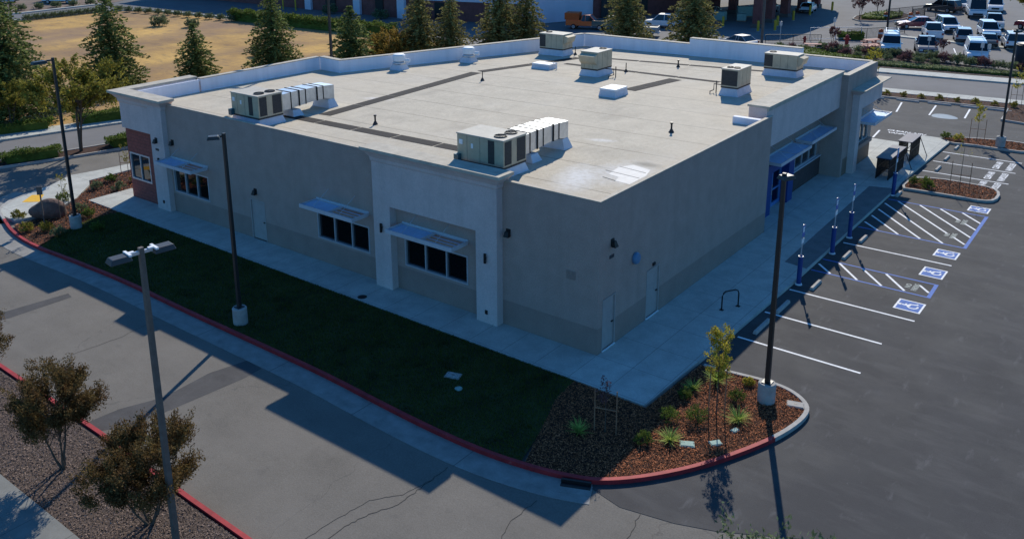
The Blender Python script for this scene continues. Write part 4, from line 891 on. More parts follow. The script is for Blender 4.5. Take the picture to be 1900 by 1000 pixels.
# boulder
bm = bmesh.new(); bmesh.ops.create_icosphere(bm, subdivisions=3, radius=1)
for v in bm.verts:
    n = sum(math.sin(v.co.dot(Vector(d))*f+ph) for d, f, ph in (((1, .3, .2), 3.1, .4), ((.2, 1, .5), 2.3, 1.7), ((.5, .2, 1), 4.2, 2.9)))/3
    v.co *= 1+.18*n; v.co.x *= .95; v.co.y *= .62; v.co.z *= .62
me = bpy.data.meshes.new('boulder'); bm.to_mesh(me); bm.free(); me.materials.append(M['stone']); o = bpy.data.objects.new('boulder', me); COL.objects.link(o); o.location = (-32.5, -4.75, .45); o.rotation_euler[2] = 1.0
tag(o, 'dark angular boulder at the left corner bed beside the yellow pad', 'boulder')

# ================================================================== VEGETATION
def leaves_on(tips, n_per, ln, sp, seed, updir=.6, jitter=.5):
    """leaf cards on sprays: tips = array of (pos, dir, length)"""
    g = np.random.default_rng(seed); P = np.array([t[0] for t in tips]); D = np.array([t[1] for t in tips]); L = np.array([t[2] for t in tips])
    k = len(P); idx = np.repeat(np.arange(k), n_per); s = g.uniform(0, 1, len(idx))**.8
    c = P[idx]+D[idx]*(s*L[idx])[:, None]+g.normal(size=(len(idx), 3))*sp*(1-.45*s)[:, None]
    d = D[idx]*updir+g.normal(size=(len(idx), 3))*jitter
    return quads(c, d, g.uniform(ln*.6, ln*1.3, len(idx)), g.uniform(ln*.3, ln*.55, len(idx)))
def bush(name, rx, rz_, n, leaf, m, seed, stem=True, lab=None, cat='shrub'):
    g = np.random.default_rng(seed); tips = []
    for i in range(n):
        u = g.normal(size=3); u /= np.linalg.norm(u); u[2] = abs(u[2])*.9; r = g.uniform(.35, .95)
        p = np.array([u[0]*rx*r, u[1]*rx*r, rz_*(.15+u[2]*r*.8)]); dd = u+np.array([0, 0, .5]); dd /= np.linalg.norm(dd); tips.append((p, dd, rx*.35))
    t = thing(name, lab or 'shrub', cat); v, f = leaves_on(tips, 22, leaf, rx*.13, seed); np_obj('foliage', v, f, m, t)
    mb = MB()
    for i in range(6): a = i*1.05; mb.tube([(0, 0, -.02), (rx*.35*math.cos(a), rx*.35*math.sin(a), rz_*.5)], rx*.03, 5)
    mb.build('stem', M['bark'], t); return t
def broadleaf(name, H, cr, cz, trunkh, nsp, per, leaf, m, seed, multi=3, lab='tree', squash=.8, splen=.5, gaps=0, tr=.06):
    g = np.random.default_rng(seed); r = random.Random(seed); t = thing(name, lab, 'tree'); tips = []; mb = MB()
    # main limbs
    limbs = []
    for i in range(multi):
        a = i*6.283/multi+r.uniform(-.4, .4); b0 = Vector((.05*math.cos(a), .05*math.sin(a), -.05)) if multi > 1 else Vector((0, 0, -.05))
        b1 = Vector((cr*.22*math.cos(a), cr*.22*math.sin(a), trunkh)); b2 = Vector((cr*.5*math.cos(a), cr*.5*math.sin(a), cz)); limbs.append((b0, b1, b2))
        mb.tube([b0, b0.lerp(b1, .5)+Vector((r.uniform(-.04, .04), r.uniform(-.04, .04), 0)), b1, b2], tr, 7, tr*.35)
    if multi == 1: mb.tube([(0, 0, -.05), (0, 0, trunkh), (.05, .03, cz), (0, 0, H*.9)], tr, 8, tr*.2)
    cc = []
    for i in range(gaps):
        u = g.normal(size=3); u /= np.linalg.norm(u); rr = g.uniform(.55, 1.08); cc.append(np.array([u[0]*cr*rr, u[1]*cr*rr, cz+u[2]*(H-cz)*rr*(1 if u[2] > 0 else .7)]))
    for i in range(nsp):
        u = g.normal(size=3); u /= np.linalg.norm(u)
        lump = .78+.22*math.sin(u[0]*3.1+seed)*math.cos(u[1]*2.7+seed*.7)+.16*math.sin(u[2]*5+u[0]*4+seed*1.3)
        rr = (g.uniform(.25, 1.0)**.45)*lump
        p = np.array([u[0]*cr*rr, u[1]*cr*rr, cz+u[2]*(H-cz)*squash*rr if u[2] > 0 else cz+u[2]*(cz-trunkh)*.8*rr])
        if cc: c = min(cc, key=lambda q: np.linalg.norm(q-p)); p = c+(p-c)*.58
        dd = np.array([u[0]*.7, u[1]*.7, .55+.4*abs(u[2])]); dd /= np.linalg.norm(dd); tips.append((p, dd, splen*g.uniform(.5, 1.2)))
        if i % 7 == 0:
            L = limbs[i//7 % len(limbs)] if limbs else None; s = (L[1].lerp(L[2], r.random())) if L else Vector((0, 0, trunkh))
            mb.tube([s, Vector(p)], tr*.28, 4, tr*.08)
    mb.build('trunk', M['bark'], t); v, f = leaves_on(tips, per, leaf, splen*.16, seed); np_obj('crown', v, f, m, t); return t
def conifer(H, W, seed, m, lab, low=.05):
    g = np.random.default_rng(seed); t = thing('conifer', lab, 'conifer tree'); mb = MB().tube([(0, 0, -.05), (0, 0, H*.97)], H*.022, 8, .02); tips = []
    nlev = int(H*4.2)
    for i in range(nlev):
        f_ = i/nlev; z = H*(low+(1-low)*f_**.95)
        env = W*1.18*(1-f_)**.75*(1.0 if f_ > .08 else .8+2.5*f_)
        nb = max(5, int(11*(1-f_)+4)); a0 = g.uniform(0, 6.28)
        for b in range(nb):
            a = a0+6.283*b/nb+g.normal()*.25; L = env*g.uniform(.55, 1.12); d = np.array([math.cos(a), math.sin(a), .0])
            n = max(2, int(L/.28)); base = np.array([0, 0, z])
            for k_ in range(n):
                s = (k_+.6)/n; p = base+d*L*s+np.array([0, 0, .18*L*s-.42*L*s*s*(1-.6*f_)]); sd = np.array([-d[1], d[0], 0])
                tips.append((p, (d*.8+sd*g.choice([-1, 1])*.8+np.array([0, 0, .05])), min(.42, L*.3)*(1.15-.5*s)))
            if b % 3 == 0: mb.tube([(0, 0, z), tuple(base+d*L*.55+np.array([0, 0, .02]))], .022, 4, .008)
    mb.build('trunk', M['bark'], t)
    P = np.array([x[0] for x in tips]); D = np.array([x[1] for x in tips]); Ls = np.array([x[2] for x in tips]); k = len(P); per = 6
    idx = np.repeat(np.arange(k), per); s = g.uniform(0, 1, len(idx)); c = P[idx]+D[idx]*((s-.3)*Ls[idx])[:, None]+g.normal(size=(len(idx), 3))*.05
    d = D[idx]+g.normal(size=(len(idx), 3))*np.array([.5, .5, .28]); nr = g.normal(size=(len(idx), 3))+np.array([0, 0, .4]); nr = nr/np.linalg.norm(nr, axis=1, keepdims=True)
    v, f = quads(c, d, g.uniform(.18, .40, len(idx)), g.uniform(.09, .18, len(idx)), nr)
    np_obj('crown', v, f, m, t); return t
# conifers: three source trees, then copies (x, y, height, width, source)
CF = [conifer(11.3, 4.3, 21, M['conif'], 'conifer'), conifer(8.7, 3.1, 22, M['conif'], 'conifer'), conifer(6.0, 2.5, 23, M['conif'], 'conifer'), conifer(9.0, 2.6, 24, M['conif2'], 'conifer')]
cl = [(-57.8, 5.0, 0, 1.0, 'largest dark conifer, cut by the left edge of the picture'), (-61.6, 16.2, 1, 1.03, 'tall conifer second from the left, in front of the golden field'), (-57.4, 22.2, 2, 1.0, 'short conifer alone in the field behind the left parapet'),
      (-53.5, 28.3, 1, 1.0, 'tall conifer cut by the top, left of the thin dark pole'), (-49.4, 34.6, 2, 1.15, 'small conifer just right of the thin dark pole'), (-47.6, 42.6, 3, 1.0, 'olive conifer left of a pair behind the roof fans'),
      (-45.2, 44.8, 3, .88, 'olive conifer right of a pair, in front of the far brick wall'), (-42.9, 50.2, 3, 1.12, 'large conifer behind the far roof corner, left of its neighbour'), (-41.4, 53.0, 3, .98, 'conifer touching the left side of the white loading bay wall'),
      (-34.4, 62.3, 3, 1.12, 'conifer in front of the pale trucks behind the back parapet'), (-27.8, 65.6, 3, 1.14, 'conifer left of the dark canopy behind the back parapet')]
used = set()
for i, (x, y, k, s, l) in enumerate(cl):
    o = CF[k] if k not in used else copy_tree(CF[k]); used.add(k); place(o, (x, y, 0), i*1.3, (s*(1+.06*math.sin(i*2)), s, s), l, 'conifers behind the building')
# foreground bronze trees
t1 = broadleaf('crape_myrtle', 3.35, 1.42, 2.05, .75, 360, 95, .08, M['myrt'], 31, 3, 'bushy bronze green tree in the grey mulch, left of the brown pole', .95, .62, 26, tr=.05); t1.location = (-9.4, -15.95, .08); t1['group'] = 'bronze leaved trees in the mulch strip'
t2 = broadleaf('crape_myrtle', 2.95, 1.62, 1.65, .45, 420, 95, .08, M['myrt'], 37, 4, 'wide bushy bronze green tree behind the brown two headed pole', .95, .62, 30, tr=.05); t2.location = (-4.95, -15.75, .08); t2['group'] = 'bronze leaved trees in the mulch strip'
t3 = copy_tree(t1); place(t3, (-15.6, -16.1, .08), 2.0, 1.0, 'edge of a bronze green tree cut by the left edge of the picture')
t4 = copy_tree(t1); place(t4, (-.2, -16.2, .08), 4.0, .7, 'small tree below the bottom edge')
bpy.data.objects.remove(t4.children[0]); bpy.data.objects.remove(t4.children[0]); bpy.data.objects.remove(t4)
t5 = broadleaf('olive_tree', 7.9, 1.7, 6.2, 4.2, 210, 50, .10, M['sage'], 41, 3, 'sprigs of an olive green tree top at the bottom edge of the picture', .95, .7, tr=.05); t5.location = (12.3, -15.2, -0.5)
# mid trees on the left
m1_ = broadleaf('street_tree', 6.2, 3.1, 4.2, 1.9, 270, 48, .22, M['leafm'], 51, 1, 'spreading green tree with a pale trunk in the kerbed median', .85, .9, 22, tr=.11); m1_.location = (-44.1, 3.4, .1); m1_.scale = (1.12, 1.12, 1); m1_['group'] = 'green street trees'
for x, y, s, l in ((-52.5, -2.2, .72, 'ochre green tree at the left edge beyond the road'), (-54.2, 3.3, .6, 'low green tree behind the far left light pole, left of the pale trunk')):
    place(copy_tree(m1_), (x, y, .05), 2.2, s, l)
ob = broadleaf('ochre_tree', 3.7, 3.6, 1.6, .4, 260, 60, .26, M['leafo'], 61, 4, 'wide low ochre tree behind the parapet, left of the olive conifers', .95, .8, tr=.07); ob.location = (-49.5, 41.0, 0)
br = broadleaf('street_tree', 6.4, 3.4, 4.4, 1.9, 260, 50, .28, M['leafm'], 71, 1, 'green tree at the top right corner above the red pickup', .85, .9, tr=.11); br.location = (-.3, 101.5, 0)
# saplings with stakes
def stakes(t, w, h, rz_=0.0, bar=.55):
    c, s = math.cos(rz_), math.sin(rz_)
    for k in (-1, 1): MB().tube([(k*w*c, k*w*s, -.05), (k*w*c, k*w*s, h)], .019, 7).build('stake', M['stake'], t)
    MB().tube([(-w*c, -w*s, h*bar), (w*c, w*s, h*bar)], .017, 6).build('crossbar', M['stake'], t)
def sapling(lab, x, y, H, seed, m, cr=.35, st=None, z=.1, n=40, per=22, leaf=.08, lean=(0, 0), c0=.45):
    t = thing('sapling', lab, 'sapling', (x, y, z), 0, 'staked saplings'); g = np.random.default_rng(seed); tips = []
    MB().tube([(0, 0, -.05), (lean[0]*.4, lean[1]*.4, H*.5), (lean[0], lean[1], H*.97)], .022, 6, .008).build('trunk', M['bark'], t)
    for i in range(n):
        f_ = g.uniform(c0, 1.0); a = g.uniform(0, 6.28); r = cr*g.uniform(.1, 1)*(1-.65*abs(f_-.72)/.4); p = np.array([lean[0]*f_+r*math.cos(a), lean[1]*f_+r*math.sin(a), H*f_])
        d = np.array([math.cos(a)*.6, math.sin(a)*.6, .8]); tips.append((p, d, .22))
    v, f = leaves_on(tips, per, leaf, .05, seed); np_obj('crown', v, f, m, t)
    if st: stakes(t, *st)
    return t
sapling('tall yellow green sapling leaning between stakes in the sunlit corner bed', 5.25, -.95, 3.15, 81, M['leafy'], .42, (.26, 1.75, .5, .92), n=110, per=30, leaf=.085, lean=(-.05, .05), c0=.42)
sapling('sapling with reddish tips between stakes, in the shaded mulch', 2.85, -4.15, 1.75, 82, M['purple'], .28, (.36, 1.55, .3), n=16, per=16, c0=.6)
sapling('thin bare looking sapling with stakes on the island beside the wide hatched aisle', 6.4, 29.6, 2.9, 83, M['leafy'], .42, (.5, 1.75, .2), n=10, per=7, c0=.62)
sapling('leafy sapling with stakes on the far island left of the slim pole', 4.95, 42.1, 2.5, 84, M['leafy'], .36, (.46, 1.6, .2), n=34, leaf=.12, per=16, c0=.5)
sapling('green sapling with stakes near the brick corner window', -36.2, 2.3, 1.9, 85, M['leafm'], .38, (.5, 1.4, .5), n=24, leaf=.10, per=14, c0=.35)
sapling('sapling between brown stakes beside the far left light pole', -30.9, -4.6, 2.6, 86, M['leafm'], .26, (.30, 1.7, .5), n=20, leaf=.09, per=14, c0=.4)
sapling('yellow green tree in the strip behind the right end tower', -6.2, 56.3, 3.6, 87, M['leafy'], .75, (.5, 1.8, .2), n=60, leaf=.16, per=18, c0=.45)
sapling('slim yellow green sapling by the street, behind the slim pole at the right edge', 5.2, 55.6, 3.2, 88, M['leafy'], .5, (.4, 1.7, .2), n=26, leaf=.14, per=12, c0=.4)
# strappy plants and small shrubs in the corner bed
def strappy(lab, x, y, s, seed, m='agr', z=.1):
    s *= 1.35
    g = np.random.default_rng(seed); t = thing('strap_plant', lab, 'plant', (x, y, z), 0, 'strappy plants in the mulch'); mb = MB()
    for i in range(95):
        a = g.uniform(0, 6.28); L = s*g.uniform(.6, 1.1); up = g.uniform(.45, 1.4); d = Vector((math.cos(a), math.sin(a), 0)); sd = Vector((-d.y, d.x, 0))*.013*(.6+s); q = []
        for k in range(5): f_ = k/4; q.append(d*L*f_*.62/ (up*.6+.5)+Vector((0, 0, L*up*.75*f_-L*.62*f_*f_*up*.55)))
        for k in range(4):
            w0, w1 = sd*(1-k/4), sd*(1-(k+1)/4); mb.poly([q[k]-w0, q[k]+w0, q[k+1]+w1, q[k+1]-w1])
    mb.build('leaves', M[m], t); MB().lathe([(.05, -.02), (.06, .05), (.02, .1)], seg=8).build('crown_base', M['bark'], t); return t
for a in (('bright strappy plant lowest in the sunlit corner bed, left of the green lids', 4.75, -3.35, .62, 1), ('bright strappy plant in front of the concrete light pole base', 6.0, -.95, .66, 2), ('strappy plant near the walkway corner in the sunlit bed', 3.95, .0, .55, 3), ('tall strappy plant directly behind the leaning sapling', 4.4, .95, .72, 4), ('dark strappy plant in the shaded mulch left of the stakes', 2.2, -4.7, .6, 5)): strappy(*a)
for i, (x, y, r, l) in enumerate(((4.15, -2.25, .26, 'small dark round shrub near the walkway corner'), (4.95, -1.75, .30, 'dark round shrub between the strappy plants'), (5.45, .25, .24, 'small shrub left of the concrete pole base'), (3.95, -.65, .2, 'small green shrub below the strappy plant near the walkway'), (4.1, -3.9, .22, 'small leafy shrub on the shadow edge of the corner bed'), (5.35, 1.5, .16, 'tiny yellow green shrub by the grey kerb'))):
    r *= 1.25; t = bush('shrub', r, r*1.6, 50, .06, M['hedge' if i != 5 else 'leafy'], 100+i, lab=l); t.location = (x, y, .1); t['group'] = 'small shrubs in the corner bed'
for i, (x, y) in enumerate(((-32.0, -3.2), (-30.7, -3.4), (-30.4, -5.9), (-29.2, -5.9), (-34.4, -2.9), (-33.6, -5.9), (-35.1, -.5), (-35.8, .9), (-34.6, 1.9), (-33.8, .2), (-28.3, -4.2), (-31.2, -6.6), (-34.2, 3.3))):
    nm = ['first', 'second', 'third', 'fourth', 'fifth', 'sixth', 'seventh', 'eighth', 'ninth', 'tenth', 'eleventh', 'twelfth', 'thirteenth']
    lab = ['grassy plant just right of the boulder', 'low green plant between the far left pole and the walkway tip', 'silvery plant in front of the boulder', 'low plant left of the round pole base', 'leafy plant behind the boulder by the staked sapling', 'dark plant at the foot of the boulder by the kerb', 'green plant by the notch of the corner sidewalk', 'green plant between the sidewalk notch and brick wall', 'leafy plant against the brick wall under the window', 'spiky green plant behind the sunlit walkway tip', 'dry green plant beside the lawn edge', 'low plant nearest the red kerb at far left', 'plant beyond the brick corner by the sapling'][i]
    t = bush('shrub', .38, .55, 34, .10, M['sage' if i % 3 == 0 else 'hedge' if i % 3 == 1 else 'leafm'], 120+i, lab=lab); t.location = (x, y, .09); t['group'] = 'plants in the left corner bed'
# island plants
for i, (x, y, l) in enumerate(((3.95, 29.3, 'low shrub at the building end of the near island'), (4.6, 29.7, 'round green shrub with pale flowers on the near island'), (4.9, 29.0, 'dark shrub beside the flowering one on the near island'), (3.1, 41.6, 'dark shrub at the left end of the far island'), (3.9, 41.6, 'yellow green shrub on the far island'))):
    t = bush('shrub', .34, .6, 34, .09, M['leafy' if i == 4 else 'hedge'], 140+i, lab=l); t.location = (x, y, .1); t['group'] = 'island shrubs'
b0 = bush('shrub', .42, .6, 30, .12, M['leafm'], 150); b1 = bush('shrub', .75, 1.0, 60, .16, M['sage'], 151); b2 = bush('shrub', .75, .95, 60, .16, M['purple'], 152); used2 = set()
def reuse(o, x, y, s, l, grp, z=.08):
    c = o if o.name not in used2 else copy_tree(o); used2.add(o.name); return place(c, (x, y, z), x*3.1, s, l, grp)
ordn = ['leftmost', 'second from the left', 'third from the left', 'fourth from the left', 'fifth from the left', 'sixth from the left', 'seventh from the left', 'eighth from the left', 'ninth from the left', 'tenth from the left', 'eleventh from the left', 'twelfth from the left', 'thirteenth from the left', 'fourteenth from the left', 'fifteenth from the left', 'sixteenth from the left', 'seventeenth from the left', 'eighteenth from the left']
for i in range(8): x = -4.3+i*1.35; reuse(b0, x, 54.75+.1*x, .75+.12*math.sin(i*3), 'small green plant in the strip before the street, '+ordn[i], 'small plants in the street strip')
rs = random.Random(9)
for i in range(18):
    x = -16.5+i*1.25; y = 74.4-max(0, x+9)*.12+rs.uniform(-.5, .5); reuse((b1, b2)[i % 3 == 1], x, y, rs.uniform(.8, 1.15), 'rounded shrub in the front row before the parked cars, '+ordn[i], 'rounded shrubs before the far parking lot')
for i in range(12):
    x = -21+i*1.5; y = 72.5-max(0, x+9)*.1+rs.uniform(-.5, .5)+(.6 if x < -14 else 0); reuse((b1, b2)[i % 4 == 1], x, y, rs.uniform(.6, .9), 'lower shrub in the second row before the parked cars, '+ordn[i], 'lower shrubs before the far parking lot')
def mass(name, P, h, n, leaf, m, seed, lab, cat, z=.08, kind=None):
    """clipped hedge or ground cover: leaf cards filling a box-shaped body, thing of its own"""
    g = np.random.default_rng(seed); pts = np.array(scatter(P, n, seed)); zz = z+h*g.uniform(.0, 1, n)**.35*(.86+.14*np.sin(pts[:, 0]*1.9)*np.cos(pts[:, 1]*2.3)+g.normal(size=n)*.05)
    c = np.c_[pts, zz]; d = g.normal(size=(n, 3)); d[:, 2] = abs(d[:, 2])*.7; v, f = quads(c, d, g.uniform(leaf*.6, leaf*1.3, n), g.uniform(leaf*.3, leaf*.6, n))
    t = thing(name, lab, cat); np_obj('foliage', v, f, m, t); cx = sum(p[0] for p in P)/len(P); cy = sum(p[1] for p in P)/len(P)
    MB().prism([(cx+(p[0]-cx)*.93, cy+(p[1]-cy)*.8) for p in P], z-.05, z+h*.7).build('twig_core', M['hedge'], t); 
    if kind: t['kind'] = kind
    return t
mass('ground_cover', [(-20, 66.6), (-8, 67.9), (4, 69.4), (14, 70.4), (14, 72.0), (4, 70.9), (-3, 70.3), (-9, 69.8)], .35, 6000, .22, M['sage'], 201, 'green ground cover along the street behind the building', 'ground cover')
mass('ground_cover', [(-23.5, 68.6), (-21.5, 72.3), (-17.5, 73.6), (-15, 71.3), (-9.5, 69.9), (-15, 68.2), (-20, 67.4)], .55, 5000, .22, M['hedge'], 202, 'green ground cover at the corner under the tall pole behind the parapet', 'ground cover')
def strip_poly(a, b, w):
    dx, dy = b[0]-a[0], b[1]-a[1]; L = math.hypot(dx, dy); nx, ny = -dy/L*w/2, dx/L*w/2
    return [(a[0]+nx, a[1]+ny), (b[0]+nx, b[1]+ny), (b[0]-nx, b[1]-ny), (a[0]-nx, a[1]-ny)]
hg = 'clipped hedges'
mass('hedge', strip_poly((-95, 54.0), (-63.5, 55.3), 2.0), 1.7, 12000, .3, M['hedge'], 203, 'long clipped green hedge along the far edge of the field', 'hedge')['group'] = hg
mass('hedge', strip_poly((-45.6, -1.5), (-44.4, 2.2), 1.2), .8, 2600, .16, M['hedge'], 204, 'dark clipped hedge in the median, left of the pale tree trunk', 'hedge')['group'] = hg
mass('hedge', strip_poly((-43.6, 5.0), (-42.3, 9.0), 1.3), .9, 2600, .16, M['hedge'], 205, 'dark clipped hedge in the median beside the brick corner', 'hedge')['group'] = hg
mass('hedge', strip_poly((-54.3, .6), (-52.6, 5.8), 1.0), .85, 2600, .18, M['hedge'], 206, 'dark green hedge between the sidewalk and the field, left of the light pole', 'hedge')['group'] = hg
mass('hedge', strip_poly((-52.0, 7.0), (-50.2, 13.0), 1.2), 1.0, 2600, .18, M['hedge'], 207, 'dark green hedge between the sidewalk and the field, right of the light pole', 'hedge')['group'] = hg
mass('hedge', strip_poly((-46.9, -4.6), (-46.0, -2.6), 1.0), .8, 1200, .16, M['leafo'], 208, 'ochre shrub at the left edge in the median', 'hedge')['group'] = hg
for i in range(22):
    f_ = i/21; x = -121.0 if f_ < .45 else -121+(f_-.45)/.55*27; y = 37+f_/.45*12.5 if f_ < .45 else 51+(f_-.45)*4.5
    g_ = 'low bushes along the kerb beyond the field'; reuse(b1, x+.5, y-.6, .9, 'low dark bush lined up along the white kerb beyond the field', g_)
for i, (x, y, s, l) in enumerate(((-66, 36, 1.2, 'round dark bush in the dry field left of the thin pole'), (-98, 44, 1.6, 'dark weedy bush in the field behind the second conifer'), (-93, 46, 1.3, 'green weedy bush near the far side of the field'))): reuse(b1, x, y, s, l, 'bushes in the dry field', .0)
for i in range(9): reuse(b1, -136+i*.5, 34+i*2.7, 1.1, 'dark bush on the dirt verge beyond the far road', 'bushes on the dirt verge', .0)
for i, (x, y, s, l) in enumerate(((-20.5, 101, .9, 'small purple leaved tree in the far driveway'), (-20.0, 107.5, .8, 'small bare tree beside the far planter'), (-16.2, 77, .75, 'small dark tree in front of the white railing'), (-4.9, 76.3, .62, 'small pale tree between the parked blue pickup and white van'))):
    if i == 0: pt = broadleaf('small_tree', 3.4, 1.2, 2.4, 1.1, 60, 24, .2, M['purple'], 91, 1, l, .9, .4, tr=.05); pt.location = (x, y, 0); pt['group'] = 'small purple trees'
    else: place(copy_tree(pt), (x, y, 0), i*2.0, s, l)
# ================================================================== VEHICLES
def vehicle(kind, col, lab, x, y, rz_, s=1.0, group='parked vehicles', seed=0):
    """front of the vehicle points along local +x"""
    L, W, Hh = dict(sedan=(4.7, 1.8, 1.45), suv=(4.8, 1.9, 1.8), pickup=(5.5, 1.95, 1.85), van=(5.4, 2.0, 2.1), box=(6.6, 2.2, 2.9), wagon=(4.6, 1.8, 1.65))[kind]
    t = thing('parked_'+dict(sedan='car', suv='suv', pickup='pickup', van='van', box='truck', wagon='car')[kind], lab, dict(sedan='car', suv='suv', pickup='pickup', van='van', box='truck', wagon='car')[kind], (x, y, .0), R(rz_), group); t.scale = (s, s, s)
    pm = paint('paint_%s' % '_'.join('%02d' % int(c*99) for c in col), col); h = L/2
    low = dict(sedan=[(-h, .35), (-h, .82), (-h+.25, .95), (h-1.6, .95), (h-.5, .80), (h-.05, .62), (h, .35)], suv=[(-h, .38), (-h, 1.02), (h-1.5, 1.05), (h-.35, .96), (h-.03, .75), (h, .38)],
               pickup=[(-h, .50), (-h, 1.10), (h-1.7, 1.10), (h-.4, 1.05), (h-.03, .85), (h, .45)], van=[(-h, .38), (-h, 1.1), (h-1.1, 1.1), (h-.3, .98), (h-.02, .72), (h, .38)], box=[(-h, .45), (-h, 1.15), (h-1.1, 1.2), (h-.1, 1.1), (h, .5)],
               wagon=[(-h, .36), (-h, .95), (h-1.4, .98), (h-.4, .86), (h-.03, .66), (h, .36)])[kind]
    up = dict(sedan=[(-h+.45, .94), (-h+1.15, 1.43), (h-2.35, 1.45), (h-1.45, .95)], suv=[(-h+.06, 1.02), (-h+.3, 1.74), (h-2.1, 1.78), (h-1.3, 1.04)], pickup=[(-.75, 1.09), (-.55, 1.80), (h-2.35, 1.84), (h-1.55, 1.09)],
              van=[(-h+.03, 1.09), (-h+.08, 2.05), (h-1.75, 2.08), (h-.95, 1.09)], box=[(-h+.02, 1.14), (-h+.02, 2.85), (h-1.1, 2.88), (h-.45, 1.16)], wagon=[(-h+.1, .95), (-h+.5, 1.58), (h-2.2, 1.62), (h-1.25, .97)])[kind]
    def ext(P, w0, w1, m, nm, bev, par=t, zlo=None, zhi=None):
        mb = MB(); n = len(P); zs = [p[1] for p in P]; a, b = min(zs), max(zs)
        for sd in (-1, 1): mb.v += [(p[0], sd*(w0+(w1-w0)*(p[1]-a)/(b-a+1e-6)), p[1]) for p in P]
        mb.f += [tuple(range(n)), tuple(range(2*n-1, n-1, -1))]+[(i, n+i, n+(i+1) % n, (i+1) % n) for i in range(n)]
        return mb.build(nm, m, par, bevel=bev)
    ext(low, W/2, W/2-.03, pm, 'body', .05)
    solid = kind in ('van', 'box')
    g = ext(up, W/2-.06, W/2-.24, pm if solid else M['carglass'], 'cabin' if solid else 'windows', .03)
    zt = max(p[1] for p in up); xs = [p[0] for p in up if p[1] > zt-.08]
    if not solid:
        MB().box(min(xs)-.06, max(xs)+.04, -W/2+.24, W/2-.24, zt-.03, zt+.03).build('roof_panel', pm, t, bevel=.02)
        for sd in (-1, 1):
            for (p, q) in ((up[0], up[1]), (up[3], up[2])): MB().tube([(p[0], sd*(W/2-.05), p[1]-.02), (q[0], sd*(W/2-.22), q[1])], .045, 6).build('pillar', pm, t)
            for fx in ((.42,) if kind == 'pickup' else (.38, .68)): xm = up[1][0]+(up[2][0]-up[1][0])*fx; MB().tube([(xm, sd*(W/2-.05), low[2][1]), (xm, sd*(W/2-.22), zt)], .04, 6).build('pillar', pm, t)
    else:
        p, q = up[3], up[2]; f = lambda r_: (p[0]+(q[0]-p[0])*r_, p[1]+(q[1]-p[1])*r_); a, b = f(.08), f(.8); w0, w1 = W/2-.12, W/2-.2
        MB().poly([(a[0]+.025, -w0, a[1]), (a[0]+.025, w0, a[1]), (b[0]+.025, w1, b[1]), (b[0]+.025, -w1, b[1])]).build('windscreen', M['carglass'], t)
        mb = MB()
        for sd in (-1, 1): y0 = sd*(W/2-.045); y1 = sd*(W/2-.155); zz = p[1]+.08; z2 = min(zt-.35, p[1]+.55); mb.poly([(p[0]-.25, y0, zz), (p[0]-1.15, y0, zz), (p[0]-1.15, y1, z2), (p[0]-.55, y1, z2)])
        mb.build('side_window', M['carglass'], t)
    if kind == 'pickup':
        MB().box(-h+.12, -.85, -W/2+.14, W/2-.14, 1.095, 1.112).build('load_bed', M['black'], t)
        mb = MB(); mb.box(-h+.02, -.8, W/2-.13, W/2-.05, 1.1, 1.24).box(-h+.02, -.8, -W/2+.05, -W/2+.13, 1.1, 1.24).box(-h+.02, -h+.1, -W/2+.13, W/2-.13, 1.1, 1.24); mb.build('bed_side', pm, t)
    r = .36 if kind in ('pickup', 'suv', 'van', 'box') else .32
    for sx in (h-.95, -h+1.05):
        for sd in (-1, 1):
            o = MB().lathe([(r-.02, -.11), (r, -.08), (r, .08), (r-.02, .11)], seg=18).build('wheel', M['tyre'], t); o.rotation_euler = (R(90), 0, 0); o.location = (sx, sd*(W/2-.09), r)
            rm = MB().lathe([(r*.6, -.125), (r*.62, .125), (.05, .128)], seg=14).build('rim', M['rim'], o)
    for sd in (-1, 1):
        MB().box(h-.06, h+.01, sd*(W/2-.30)-.17, sd*(W/2-.30)+.17, .66, .80).build('headlight', M['lamp'], t)
        MB().box(-h-.01, -h+.04, sd*(W/2-.16)-.1, sd*(W/2-.16)+.1, .72, .98 if kind != 'van' else 1.4).build('taillight', M['tail'], t)
        MB().box(up[3][0]-.15, up[3][0]-.02, sd*(W/2+.03)-.09, sd*(W/2+.03)+.09, up[3][1]+.02, up[3][1]+.16).build('mirror', pm, t)
    MB().box(h-.01, h+.015, -W/2+.5, W/2-.5, .55, .78).build('grille', M['black'], t)
    MB().box(h-.02, h+.07, -W/2+.06, W/2-.06, .36, .52).box(-h-.06, -h+.02, -W/2+.06, W/2-.06, .40, .55).build('bumper', M['black'] if kind != 'pickup' else M['alum'], t)
    return t
WH = (.72, .73, .75); SV = (.38, .40, .42); NV = (.035, .055, .10); RD = (.30, .02, .03); BK = (.02, .02, .022); GR = (.10, .105, .11); OR = (.85, .13, .02)
D = -68
v = vehicle('van', WH, 'white van with a roof ladder rack, nearest the left of the far lot', -10.3, 77.9, -75); mb = MB()
for yy in (-.6, .6): mb.tube([(-2.4, yy, 2.3), (1.3, yy, 2.3)], .03, 6)
for xx in (-2.0, -.6, .9): mb.tube([(xx, -.7, 2.3), (xx, .7, 2.3)], .03, 6); mb.tube([(xx, -.7, 2.3), (xx, -.7, 2.06)], .03, 6); mb.tube([(xx, .7, 2.3), (xx, .7, 2.06)], .03, 6)
mb.build('ladder_rack', M['alum'], v)
v2 = vehicle('van', WH, 'white van with a black front, right of the small pale tree', -1.9, 77.7, -75); mb = MB()
for xx in (-1.6, 0): mb.tube([(xx, -.7, 2.3), (xx, .7, 2.3)], .03, 6)
mb.tube([(-2.2, .5, 2.3), (1.0, .5, 2.3)], .03, 6); mb.build('ladder_rack', M['alum'], v2)
vehicle('pickup', NV, 'dark blue pickup parked right of the white ladder rack van', -7.0, 78.9, -72)
